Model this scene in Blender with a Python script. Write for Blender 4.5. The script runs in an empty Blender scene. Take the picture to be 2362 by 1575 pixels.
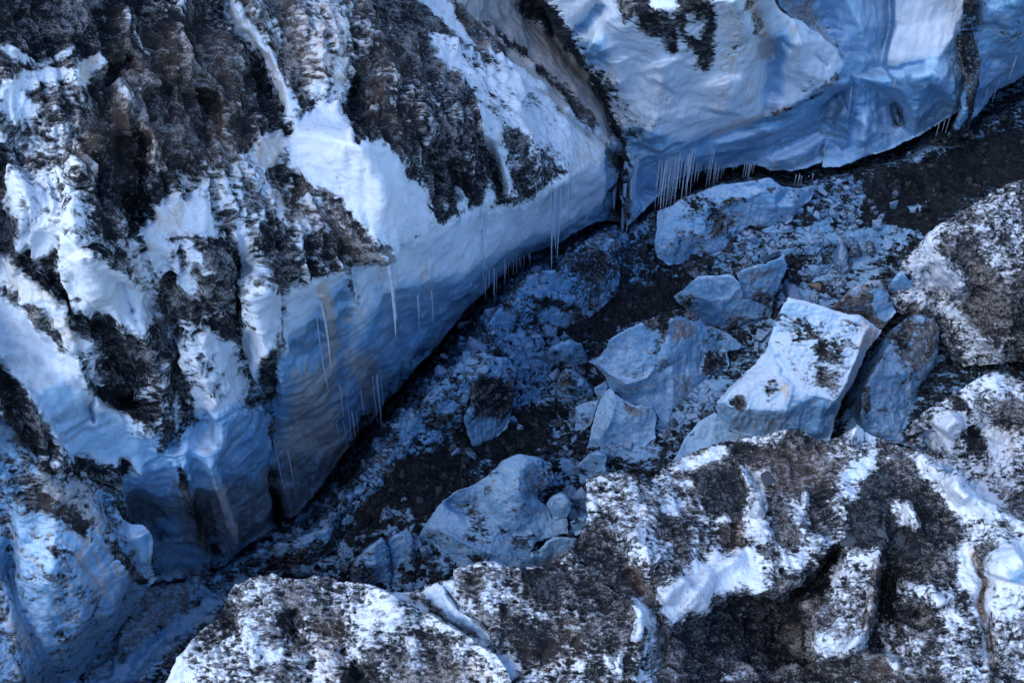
import bpy, bmesh, math, random
import numpy as np
from mathutils import Vector
from mathutils.geometry import delaunay_2d_cdt

S = bpy.context.scene
COL = S.collection
random.seed(7)
RNG = np.random.default_rng(11)

# ------------------------------------------------------------------ camera
W, H = 2362.0, 1575.0
PITCH = math.radians(43.0)
FPX = 2700.0
DIST = 39.0
ZS = 1.0
CP, SP = math.cos(PITCH), math.sin(PITCH)
CAM = np.array([0.0, -DIST * CP, DIST * SP])
FWD = np.array([0.0, CP, -SP])
UPV = np.array([0.0, SP, CP])
cd = bpy.data.cameras.new('camera')
cam = bpy.data.objects.new('camera', cd)
COL.objects.link(cam)
cam.location = CAM
cam.rotation_euler = (math.pi / 2 - PITCH, 0, 0)
cd.sensor_width = 36.0
cd.lens = FPX / W * 36.0
cd.clip_end = 3000
cd.clip_start = 0.5
S.camera = cam

def rays(X, Y):
    a = (X - W / 2) / FPX
    b = -(Y - H / 2) / FPX
    return np.stack([a, FWD[1] + b * UPV[1], FWD[2] + b * UPV[2]], -1)

def hit_height(X, Y, Z):
    """world point seen in direction (X, Y) at height Z"""
    d = rays(X, Y)
    t = (Z * ZS - CAM[2]) / d[..., 2]
    return CAM + d * t[..., None]

def project(P):
    v = np.asarray(P) - CAM
    dep = v @ FWD
    return W / 2 + FPX * v[..., 0] / dep, H / 2 - FPX * (v @ UPV) / dep

_ex = [300, 500, 655, 790, 872, 940, 1062, 1150, 1236, 1402, 1560, 1664, 1868, 2038, 2140, 2240, 2450]
_ey = [1370, 1332, 1248, 1167, 1052, 952, 830, 706, 627, 532, 457, 429, 429, 385, 344, 300, 190]

def deep(x, y):
    """how far the crevasse floor lies below the datum: it falls away from the wall towards the near ridges"""
    t = np.clip((y - np.interp(x, _ex, _ey)) / 380, 0, 1)
    l = np.clip((1150 - x) / 500, 0, 1)
    t, l = t * t * (3 - 2 * t), l * l * (3 - 2 * l)
    return (.8 + 3.0 * t) * (1 - l) + 3.8 * l

# ------------------------------------------------------------------ noise
_perm = np.random.default_rng(3).permutation(256).astype(np.int32)
_perm = np.concatenate([_perm, _perm, _perm])
_g = np.random.default_rng(5).normal(size=(256, 3))
_g = (_g / np.linalg.norm(_g, axis=1)[:, None]).astype(np.float32)

def perlin(p):
    p = np.asarray(p, dtype=np.float32)
    i = np.floor(p).astype(np.int32)
    f = p - i
    i &= 255
    u = f * f * f * (f * (f * 6 - 15) + 10)
    out = 0
    for dx in (0, 1):
        wx = u[..., 0] if dx else 1 - u[..., 0]
        hx = _perm[i[..., 0] + dx]
        for dy in (0, 1):
            wy = u[..., 1] if dy else 1 - u[..., 1]
            hy = _perm[hx + i[..., 1] + dy]
            for dz in (0, 1):
                wz = u[..., 2] if dz else 1 - u[..., 2]
                g = _g[_perm[hy + i[..., 2] + dz]]
                out = out + wx * wy * wz * (g[..., 0] * (f[..., 0] - dx) + g[..., 1] * (f[..., 1] - dy) + g[..., 2] * (f[..., 2] - dz))
    return out * 1.6

def fbm(p, octv=4, gain=0.5, lac=2.03, ridge=False):
    a, s, n = 1.0, 0.0, 0.0
    p = np.asarray(p, dtype=np.float32)
    for k in range(octv):
        v = perlin(p + 17.3 * k)
        if ridge:
            v = 1 - 2 * np.abs(v)
        s = s + a * v
        n += a
        a *= gain
        p = p * lac
    return s / n

# ------------------------------------------------------------------ traced points
TILES = {'0': (0, 0, 1.0), 'A': (1300, 600, .2933), 'B': (950, 1000, .2296), 'C': (1380, 280, .2296), 'D': (1500, 960, .2296)}
for _k, (_x, _y) in enumerate([(0, 0), (780, 0), (1562, 0), (0, 520), (780, 520), (1562, 520), (0, 1045), (780, 1045), (1562, 1045)]):
    TILES[str(_k + 1)] = (_x, _y, 800 / 2352.0)

def pts(s):
    out, tile = [], TILES['0']
    for tok in s.split():
        if tok[0] == 'T':
            tile = TILES[tok[1:]]
            continue
        v = [float(q) for q in tok.split(',')]
        v[0] = tile[0] + v[0] * tile[2]
        v[1] = tile[1] + v[1] * tile[2]
        out.append(v)
    return np.array(out)

def densify(P, step):
    out = []
    for a, b in zip(P[:-1], P[1:]):
        n = max(1, int(np.hypot(*(b - a)[:2]) / step))
        for k in range(n):
            out.append(a + (b - a) * k / n)
    out.append(P[-1])
    return np.array(out)

def seg_dist(X, Y, P, R, closed=False, want_near=False):
    """distance to a polyline, exact within R (larger elsewhere); X, Y regular grids"""
    D = np.full(X.shape, 1e6, dtype=np.float32)
    T = np.zeros(X.shape, dtype=np.float32)
    NX = NY = None
    if want_near:
        NX, NY = X.copy(), Y.copy()
    Q = np.vstack([P, P[:1]]) if closed else P
    L = np.concatenate([[0], np.cumsum(np.hypot(*(Q[1:, :2] - Q[:-1, :2]).T))])
    xs, ys = X[0], Y[:, 0]
    for k in range(len(Q) - 1):
        (ax, ay), (bx, by) = Q[k, :2], Q[k + 1, :2]
        i0, i1 = np.searchsorted(xs, [min(ax, bx) - R, max(ax, bx) + R])
        j0, j1 = np.searchsorted(ys, [min(ay, by) - R, max(ay, by) + R])
        if i1 <= i0 or j1 <= j0:
            continue
        x, y = X[j0:j1, i0:i1], Y[j0:j1, i0:i1]
        l2 = max((bx - ax) ** 2 + (by - ay) ** 2, 1e-9)
        t = np.clip(((x - ax) * (bx - ax) + (y - ay) * (by - ay)) / l2, 0, 1)
        nx, ny = ax + t * (bx - ax), ay + t * (by - ay)
        d = np.hypot(x - nx, y - ny)
        sub = D[j0:j1, i0:i1]
        m = d < sub
        sub[m] = d[m]
        T[j0:j1, i0:i1][m] = ((L[k] + t * (L[k + 1] - L[k])) / L[-1])[m]
        if want_near:
            NX[j0:j1, i0:i1][m] = nx[m]
            NY[j0:j1, i0:i1][m] = ny[m]
    return D, T, NX, NY

def inside(X, Y, P):
    r = np.zeros(X.shape, bool)
    ys, n = Y[:, 0], len(P)
    for k in range(n):
        (ax, ay), (bx, by) = P[k, :2], P[(k + 1) % n, :2]
        if ay == by:
            continue
        j0, j1 = np.searchsorted(ys, [min(ay, by), max(ay, by)])
        if j1 <= j0:
            continue
        xc = ax + (ys[j0:j1] - ay) / (by - ay) * (bx - ax)
        r[j0:j1] ^= X[j0:j1] > xc[:, None]
    return r

def poly_sd(X, Y, P, R):
    D, _, _, _ = seg_dist(X, Y, P, R, closed=True)
    return np.where(inside(X, Y, P), -D, D)

def gauss(A, sig):
    if sig < 0.3:
        return A
    r = int(3 * sig + 1)
    k = np.exp(-0.5 * (np.arange(-r, r + 1) / sig) ** 2)
    k /= k.sum()
    for ax in (0, 1):
        pad = [(0, 0), (0, 0)]
        pad[ax] = (r, r)
        B = np.pad(A, pad, mode='edge')
        out = np.zeros_like(A)
        for q in range(2 * r + 1):
            out += k[q] * (B[q:q + A.shape[0], :] if ax == 0 else B[:, q:q + A.shape[1]])
        A = out
    return A

def smooth(x, a, b):
    t = np.clip((x - a) / (b - a), 0, 1)
    return t * t * (3 - 2 * t)

def paint(X, Y, base, ops, amp=1.0):
    """stains, dirt, bare ice and some painted shade laid on a surface: polygons (P) and strokes (S)"""
    ch = {k: np.full(X.shape, float(v), dtype=np.float32) for k, v in base.items()}
    q = np.stack([X / 46, Y / 46, np.zeros_like(X)], -1)
    wx = X + amp * (10 * fbm(q, 3) )
    wy = Y + amp * (10 * fbm(q + 55.5, 3))
    for line in ops.strip().splitlines():
        line = line.split('#')[0].strip()
        if not line:
            continue
        c, val, wid, typ, rest = line.split(None, 4)
        val, wid = float(val), float(wid)
        P = pts('T' + rest)
        R = wid * 2.2 + 14
        x0, x1 = P[:, 0].min() - R, P[:, 0].max() + R
        y0, y1 = P[:, 1].min() - R, P[:, 1].max() + R
        i0, i1 = np.searchsorted(X[0], [x0, x1])
        j0, j1 = np.searchsorted(Y[:, 0], [y0, y1])
        if i1 - i0 < 2 or j1 - j0 < 2:
            continue
        xx, yy = X[j0:j1, i0:i1], Y[j0:j1, i0:i1]
        if typ == 'P':
            sd = poly_sd(xx, yy, P, R)
            a = smooth(sd, wid * .5, -wid * .5)
        else:
            sd, t, _, _ = seg_dist(xx, yy, P, R)
            a = smooth(sd, wid, wid * .35) * np.minimum(1, 12 * np.minimum(t, 1 - t) + .25)
        # sample through the warped coordinates so edges wander
        ix = np.clip(np.round((wx[j0:j1, i0:i1] - xx[0, 0]) / (xx[0, 1] - xx[0, 0])).astype(int), 0, xx.shape[1] - 1)
        iy = np.clip(np.round((wy[j0:j1, i0:i1] - yy[0, 0]) / (yy[1, 0] - yy[0, 0])).astype(int), 0, xx.shape[0] - 1)
        a = a[iy, ix]
        for cc in c:
            A = ch[cc][j0:j1, i0:i1]
            A[...] = A * (1 - a) + val * a
    return ch

# ------------------------------------------------------------------ mesh output
def tag(o, label=None, cat=None, group=None, kind=None):
    if label: o['label'] = label
    if cat: o['category'] = cat
    if group: o['group'] = group
    if kind: o['kind'] = kind
    return o

def link(name, me, mat, parent=None, loc=None):
    o = bpy.data.objects.new(name, me)
    COL.objects.link(o)
    if mat is not None:
        me.materials.append(mat)
    if parent is not None:
        o.parent = parent
    if loc is not None:
        o.location = loc
    return o

def np_mesh(name, V, F, attrs=None, normals=None, smooth_=True):
    me = bpy.data.meshes.new(name)
    n, m = len(V), len(F)
    k = F.shape[1]
    me.vertices.add(n)
    me.vertices.foreach_set('co', np.ascontiguousarray(V, dtype=np.float32).ravel())
    me.loops.add(m * k)
    me.loops.foreach_set('vertex_index', np.ascontiguousarray(F, dtype=np.int32).ravel())
    me.polygons.add(m)
    me.polygons.foreach_set('loop_start', np.arange(0, m * k, k, dtype=np.int32))
    me.polygons.foreach_set('use_smooth', np.full(m, smooth_, dtype=bool))
    if attrs:
        for an, A in attrs.items():
            at = me.attributes.new(an, 'FLOAT_COLOR', 'POINT')
            at.data.foreach_set('color', np.ascontiguousarray(A, dtype=np.float32).ravel())
    me.update(calc_edges=True)
    me.validate()
    if normals is not None and len(me.vertices) == n:
        me.normals_split_custom_set_from_vertices(np.ascontiguousarray(normals, dtype=np.float32).tolist())
    return me

PIECES = {}

def piece(key, name, label, cat, outline, lines=(), base=None, ops='', relief='', gs=3.0, blur=5.0, lump=.08, und=.12,
          flute=.05, strata=0.0, scal=.05, jit=3.0, roll=None, mat=None, kind=None, group=None,
          parts=(), detail=1.0, minz=-8.0, und_w=2.2, off=0.0, sink=None, bb=0.0, dk=0.0, rk=1.0, gully=0.0, soft=0.0, floor_d=0.0, lines_k=1.0, grain=0.0):
    O = pts(outline)
    O = densify(np.vstack([O, O[:1]]), 7.0)[:-1]
    # small irregularities along the outline
    q = np.stack([O[:, 0] / 30, O[:, 1] / 30, np.full(len(O), 3.3)], -1)
    q2 = q * 3.1
    O[:, 0] += jit * (fbm(q, 2) * 1.6 + .8 * perlin(q2))
    O[:, 1] += jit * (fbm(q + 31, 2) * 1.6 + .8 * perlin(q2 + 9))
    x0, x1 = O[:, 0].min() - 4 * gs, O[:, 0].max() + 4 * gs
    y0, y1 = O[:, 1].min() - 4 * gs, O[:, 1].max() + 4 * gs
    X, Y = np.meshgrid(np.arange(x0, x1, gs), np.arange(y0, y1, gs))
    # control surface
    C, E = [], []
    n = len(O)
    sub = O[::3]
    C += list(sub)
    E += [(k, (k + 1) % len(sub)) for k in range(len(sub))]
    for l in lines:
        L = pts(l) if isinstance(l, str) else l
        L = densify(L, 60) if len(L) > 1 else L
        s = len(C)
        C += list(L)
        E += [(s + k, s + k + 1) for k in range(len(L) - 1)]
    C = np.array([c[:3] for c in C])
    if sink:                       # the foot of the walls lies deep in the crevasse
        C[:, 2] -= deep(C[:, 0], C[:, 1]) * np.clip((sink - C[:, 2]) / (sink * .7), 0, 1)
    C[:, 2] -= off * deep(C[:, 0], C[:, 1])
    res = delaunay_2d_cdt([Vector((c[0], c[1])) for c in C], E, [], 0, 0.01)
    rv = np.array([[v[0], v[1]] for v in res[0]])
    rz = np.zeros(len(rv))
    for k, og in enumerate(res[3]):
        if og:
            rz[k] = np.mean([C[o, 2] for o in og])
        else:
            d = np.hypot(C[:, 0] - rv[k, 0], C[:, 1] - rv[k, 1])
            near = np.argsort(d)[:3]
            rz[k] = np.average(C[near, 2], weights=1 / (d[near] + .1))
    Z = np.full(X.shape, np.nan)
    for f in res[2]:
        if len(f) != 3:
            continue
        a, b, c = rv[list(f)]
        za, zb, zc = rz[list(f)]
        det = (b[1] - c[1]) * (a[0] - c[0]) + (c[0] - b[0]) * (a[1] - c[1])
        if abs(det) < 1e-6:
            continue
        i0, i1 = np.searchsorted(X[0], [min(a[0], b[0], c[0]) - .01, max(a[0], b[0], c[0]) + .01])
        j0, j1 = np.searchsorted(Y[:, 0], [min(a[1], b[1], c[1]) - .01, max(a[1], b[1], c[1]) + .01])
        if i1 <= i0 or j1 <= j0:
            continue
        x, y = X[j0:j1, i0:i1], Y[j0:j1, i0:i1]
        wa = ((b[1] - c[1]) * (x - c[0]) + (c[0] - b[0]) * (y - c[1])) / det
        wb = ((c[1] - a[1]) * (x - c[0]) + (a[0] - c[0]) * (y - c[1])) / det
        wc = 1 - wa - wb
        m = (wa >= -1e-4) & (wb >= -1e-4) & (wc >= -1e-4)
        Z[j0:j1, i0:i1][m] = (wa * za + wb * zb + wc * zc)[m]
    bad = np.isnan(Z)
    if bad.any():
        Zf, Wt = np.where(bad, 0, Z), (~bad).astype(float)
        for sg in (3, 12, 40):
            num, den = gauss(Zf * Wt, sg), gauss(Wt, sg)
            fill = bad & (den > 1e-3)
            Z[fill & np.isnan(Z)] = (num / np.maximum(den, 1e-9))[fill & np.isnan(Z)]
        Z[np.isnan(Z)] = np.nanmean(Z)
    Z = gauss(Z, blur / gs)
    Rb = max(12.0, (roll[0] + 4) if roll else 0)
    D, _, NX, NY = seg_dist(X, Y, O, Rb, closed=True, want_near=True)
    ins = inside(X, Y, O)
    sd = np.where(ins, -D, D)
    snap = D < gs * .5
    Xs, Ys = np.where(snap, NX, X), np.where(snap, NY, Y)
    keep = ins | snap
    ch = paint(X, Y, dict(dict(d=0, s=0, b=.2, g=0), **(base or {})), ops)
    ch['b'] = ch['b'] * (1 - bb) + bb
    if soft:
        ch['d'] = gauss(ch['d'], soft / gs)
    ch['d'] = floor_d + (1 - floor_d) * ch['d']
    ch['d'] = np.clip(ch['d'] + dk * smooth(ch['d'], .06, .3), 0, 1)
    P = hit_height(Xs, Ys, Z)
    ray = rays(Xs, Ys)
    ray /= np.linalg.norm(ray, axis=-1)[..., None]
    push = np.zeros(X.shape)
    if roll:
        u = np.clip(1 - np.minimum(D, roll[0]) / roll[0], 0, 1) * ins
        push += roll[1] * (1 - np.sqrt(np.maximum(0, 1 - u * u)))
    for line in relief.strip().splitlines():
        line = line.split('#')[0].strip()
        if not line:
            continue
        h, wid, typ, rest = line.split(None, 3)
        h, wid = float(h), float(wid)
        Q = pts('T' + rest)
        d, t, _, _ = seg_dist(X + 5 * perlin(np.stack([X / 40, Y / 40, X * 0 + 1.5], -1)), Y, Q, wid * 3)
        if typ == 'G':
            prof = np.exp(-(d / wid) ** 2)
        else:
            prof = np.exp(-np.minimum(d / wid, 30) * 1.3)
        push -= h * rk * prof * np.minimum(1, 6 * np.minimum(t, 1 - t) + .15)
    P = P + ray * push[..., None]

    def normals(P):
        gx = np.gradient(P, axis=1)
        gy = np.gradient(P, axis=0)
        N = np.cross(gy, gx)
        N /= np.maximum(np.linalg.norm(N, axis=-1), 1e-9)[..., None]
        sgn = np.sign(-(N * ray).sum(-1))
        return N * np.where(sgn == 0, 1, sgn)[..., None]
    # weathering: undulation, lumps of debris, meltwater flutes, layers
    N = normals(P)
    Nb = np.stack([gauss(N[..., k], 8) for k in range(3)], -1)
    Nb /= np.maximum(np.linalg.norm(Nb, axis=-1), 1e-9)[..., None]
    gl = 0
    if gully:                      # meltwater runnels down the debris
        wq = 26 * fbm(np.stack([X / 130, Y / 130, X * 0 + 4.2], -1), 3)
        uu, vv = X - .24 * Y + wq, Y + wq
        gl = perlin(np.stack([uu / 62, vv / 330, X * 0 + .5], -1)) + .55 * perlin(np.stack([uu / 27, vv / 150, X * 0 + 7.5], -1)) + .3 * perlin(np.stack([uu / 12, vv / 60, X * 0 + 3.5], -1))
        kd = smooth(gauss(ch['d'], 4), .12, .5)
        ch['d'] = np.clip(ch['d'] - .17 * gl * kd, 0, 1)
        gl = gl * kd
    dirt = gauss(ch['d'], 3)
    steep = np.clip(1 - np.abs(Nb[..., 2]), 0, 1)
    p = P.astype(np.float32)
    u1 = fbm(p / und_w + 3.1, 4, .55)
    warp = np.stack([fbm(p / .9 + s_, 3) for s_ in (0.0, 20.0, 40.0)], -1)
    fl = perlin((p + .25 * warp) * np.array([1.6, 1.6, .35], np.float32) * detail) * .6 + perlin((p + .1 * warp) * np.array([5, 5, .8], np.float32) * detail) * .3
    lm = fbm((p + .22 * warp) * 1.9 * detail, 4, .55)
    lr = fbm((p + .15 * warp) * np.array([2.6, 3.4, 3.4], np.float32) * detail, 3, .5, ridge=True)
    sc = fbm((p + .10 * warp) * np.array([3.2, 6.5, 6.5], np.float32) * detail + 70, 3, .55, ridge=True)
    mid = np.clip(1 - np.abs(dirt - .5) * 2, 0, 1)
    disp = und * u1 + gully * gl + lump * (1 - .75 * gauss(ch['g'], 3)) * (dirt ** .7) * (lm * 1.6 + lr * .5) + scal * (mid * .9 + dirt * .5 + .06) * sc + flute * fl * (1 - .7 * dirt) * (.25 + steep)
    st = 0
    if strata:
        zz = p[..., 2] - .05 * p[..., 1] + .10 * warp[..., 2] + .45 * perlin(p / 3.5)
        s1 = perlin(np.stack([p[..., 0] * .2, p[..., 1] * .2, zz * 1.5], -1))
        s2 = perlin(np.stack([p[..., 0] * .35, p[..., 1] * .35, zz * 4.2 + 9], -1))
        gate = smooth(perlin(p * .3 + 31), -.35, .25)
        st = np.maximum(np.exp(-(s1 / .16) ** 2), .8 * np.exp(-(s2 / .22) ** 2) * smooth(perlin(p * .5 + 77), 0, .4)) * gate * lines_k
        rib = -np.abs(perlin((p + .3 * warp) * np.array([.75, .75, .14], np.float32) + 5)) - .5 * np.abs(perlin((p + .15 * warp) * np.array([2.2, 2.2, .3], np.float32) + 15))
        disp = disp + strata * ch['b'] * (s1 * .8 + s2 * .35 - .35 * st) + 2.2 * flute * ch['b'] * steep * rib
    fade = np.clip(np.where(ins, D, 0) / (3 * gs), .25, 1)
    P = P + Nb * (disp * fade)[..., None]
    N = normals(P)
    rel = np.clip(.5 + .5 * (sc * .6 + lm * .5), 0, 1)

    # ---- faces
    idx = -np.ones(X.shape, dtype=np.int64)
    cells = keep[:-1, :-1] & keep[1:, :-1] & keep[:-1, 1:] & keep[1:, 1:]
    cells &= ~(snap[:-1, :-1] & snap[1:, :-1] & snap[:-1, 1:] & snap[1:, 1:])
    used = np.zeros(X.shape, bool)
    used[:-1, :-1] |= cells; used[1:, :-1] |= cells; used[:-1, 1:] |= cells; used[1:, 1:] |= cells
    idx[used] = np.arange(used.sum())
    jj, ii = np.nonzero(cells)
    F = np.stack([idx[jj, ii], idx[jj + 1, ii], idx[jj + 1, ii + 1], idx[jj, ii + 1]], -1)
    V, NN = P[used], N[used]
    A1 = np.stack([ch['d'][used], ch['s'][used], ch['b'][used], ch['g'][used]], -1)
    A2 = np.stack([rel[used], (st[used] if strata else np.zeros(len(V))), np.full(len(V), grain), np.ones(len(V))], -1)
    # boundary ring -> back and underside
    ed = np.concatenate([F[:, [0, 1]], F[:, [1, 2]], F[:, [2, 3]], F[:, [3, 0]]])
    keyv = np.minimum(ed[:, 0], ed[:, 1]) * (len(V) + 1) + np.maximum(ed[:, 0], ed[:, 1])
    uq, inv, cnt = np.unique(keyv, return_inverse=True, return_counts=True)
    be = ed[cnt[inv] == 1]
    bv = np.unique(be)
    bmap = -np.ones(len(V), dtype=np.int64)
    bmap[bv] = np.arange(len(bv))
    ctr = V[:, :2].mean(0)
    rings, prev = [], bv
    Vall, Nall, A1a, A2a, Fs = [V], [NN], [A1], [A2], []
    off_ = len(V)
    soft = gauss(ins.astype(np.float64), 3)
    gyi, gxi = np.gradient(soft)
    gn = np.maximum(np.hypot(gxi, gyi), 1e-6)
    inx, iny = (gxi / gn)[used][bv], (gyi / gn)[used][bv]
    dirv = V[bv] - CAM
    dist = np.linalg.norm(dirv, axis=1)
    right = np.array([1.0, 0, 0])
    for (inset, far) in ((.03, .10), (.10, .35), (.30, None)):
        s_ = np.full(len(bv), far) if far else np.maximum((V[bv][:, 2] - minz) / np.maximum(-(dirv / dist[:, None])[:, 2], .1), 1.0)
        Pk = V[bv] + dirv / dist[:, None] * s_[:, None]
        Pk = Pk + (inx * inset)[:, None] * right - (iny * inset)[:, None] * UPV
        Vall.append(Pk)
        nn = NN[bv] * .3 + np.array([0, .7, .3])
        Nall.append(nn / np.linalg.norm(nn, axis=1)[:, None])
        k1, k2 = A1[bv].copy(), A2[bv].copy()
        k1[:, 0] = .45 * k1[:, 0] + .2; k1[:, 2] = np.maximum(k1[:, 2], .35)
        k2[:, 0] = .6; k2[:, 1] = 0
        A1a.append(k1); A2a.append(k2)
        cur = off_ + np.arange(len(bv))
        Fs.append(np.stack([be[:, 1] if prev is bv else prev[bmap[be[:, 1]]], be[:, 0] if prev is bv else prev[bmap[be[:, 0]]],
                            cur[bmap[be[:, 0]]], cur[bmap[be[:, 1]]]], -1))
        prev = cur
        off_ += len(bv)
    V2 = np.vstack(Vall)
    SK = np.vstack(Fs)
    basept = np.array([V[:, 0].mean(), V[:, 1].mean(), max(V[:, 2].min(), -1)])
    mat = mat or M['glacier']
    A1f, A2f = np.vstack(A1a), np.vstack(A2a)
    fx, fy = X[jj, ii], Y[jj, ii]
    who = np.zeros(len(F), dtype=int)
    for k, (pn, poly) in enumerate(parts):
        pp = pts(poly)
        r = np.zeros(len(F), bool)
        for q_ in range(len(pp)):
            (ax, ay), (bx, by) = pp[q_, :2], pp[(q_ + 1) % len(pp), :2]
            if ay != by:
                r ^= ((fy > ay) != (fy > by)) & (fx > ax + (fy - ay) / (by - ay) * (bx - ax))
        who[r] = k + 1
    def emit(nm, faces, parent, loc, nf):
        uqv, ivv = np.unique(faces, return_inverse=True)
        fc = ivv.reshape(faces.shape)
        me = np_mesh(nm, V2[uqv] - basept, fc, {'paint': A1f[uqv], 'wear': A2f[uqv]})
        return link(nm, me, mat, parent, loc)
    if parts:
        root = bpy.data.objects.new(name, None)
        COL.objects.link(root)
        root.location = basept
        root.empty_display_size = .3
        emit(parts[-1][0] if False else 'ice_body', np.vstack([F[who == 0], SK]), root, None, 0)
        for k, (pn, _) in enumerate(parts):
            if (who == k + 1).any():
                emit(pn, F[who == k + 1], root, None, 0)
    else:
        root = emit(name, np.vstack([F, SK]), None, basept, 0)
    tag(root, label, cat, group, kind)
    PIECES[key] = dict(x0=x0, y0=y0, gs=gs, P=P, ok=keep, N=Nb, g=ch['g'], d=ch['d'])
    return root

def on(key, x, y):
    q = PIECES[key]
    i = int(round((x - q['x0']) / q['gs'])); j = int(round((y - q['y0']) / q['gs']))
    j = min(max(j, 0), q['P'].shape[0] - 1); i = min(max(i, 0), q['P'].shape[1] - 1)
    return q['P'][j, i], q['N'][j, i]

# ------------------------------------------------------------------ materials
M = {}

class Nodes:
    def __init__(s, name):
        s.m = bpy.data.materials.new(name)
        s.m.use_nodes = True
        s.t = s.m.node_tree
        s.t.nodes.clear()
        s.out = s.n('ShaderNodeOutputMaterial')
        s.b = s.n('ShaderNodeBsdfPrincipled')
        s.l(s.b.outputs[0], s.out.inputs[0])
        M[name] = s.m
    def n(s, t, **k):
        x = s.t.nodes.new(t)
        for a, v in k.items():
            setattr(x, a, v)
        return x
    def l(s, a, b):
        s.t.links.new(a, b)
    def put(s, v, inp):
        if isinstance(v, bpy.types.NodeSocket):
            s.l(v, inp)
        elif isinstance(v, (tuple, list)):
            inp.default_value = tuple(v) + ((1,) if len(v) == 3 and len(inp.default_value) == 4 else ())
        else:
            inp.default_value = v
    def math(s, op, a, b=0.0, c=0.0, clamp=False):
        x = s.n('ShaderNodeMath', operation=op, use_clamp=clamp)
        for k, v in enumerate((a, b, c)):
            s.put(v, x.inputs[k])
        return x.outputs[0]
    def mix(s, f, a, b, mode='MIX'):
        x = s.n('ShaderNodeMix', data_type='RGBA', blend_type=mode)
        s.put(f, x.inputs['Factor'])
        s.put(a, x.inputs[6]); s.put(b, x.inputs[7])
        return x.outputs[2]
    def step(s, v, a, b):
        x = s.n('ShaderNodeMapRange', interpolation_type='SMOOTHSTEP')
        for k, q in enumerate((v, a, b)):
            s.put(q, x.inputs[k])
        return x.outputs[0]
    def noise(s, vec, scale, det=3, rough=.55, dist=0.0):
        x = s.n('ShaderNodeTexNoise')
        s.put(vec, x.inputs['Vector'])
        x.inputs['Scale'].default_value = scale
        x.inputs['Detail'].default_value = det
        x.inputs['Roughness'].default_value = rough
        x.inputs['Distortion'].default_value = dist
        return x.outputs[0]
    def scale(s, vec, k):
        x = s.n('ShaderNodeVectorMath', operation='MULTIPLY')
        s.put(vec, x.inputs[0]); x.inputs[1].default_value = k
        return x.outputs[0]

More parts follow.
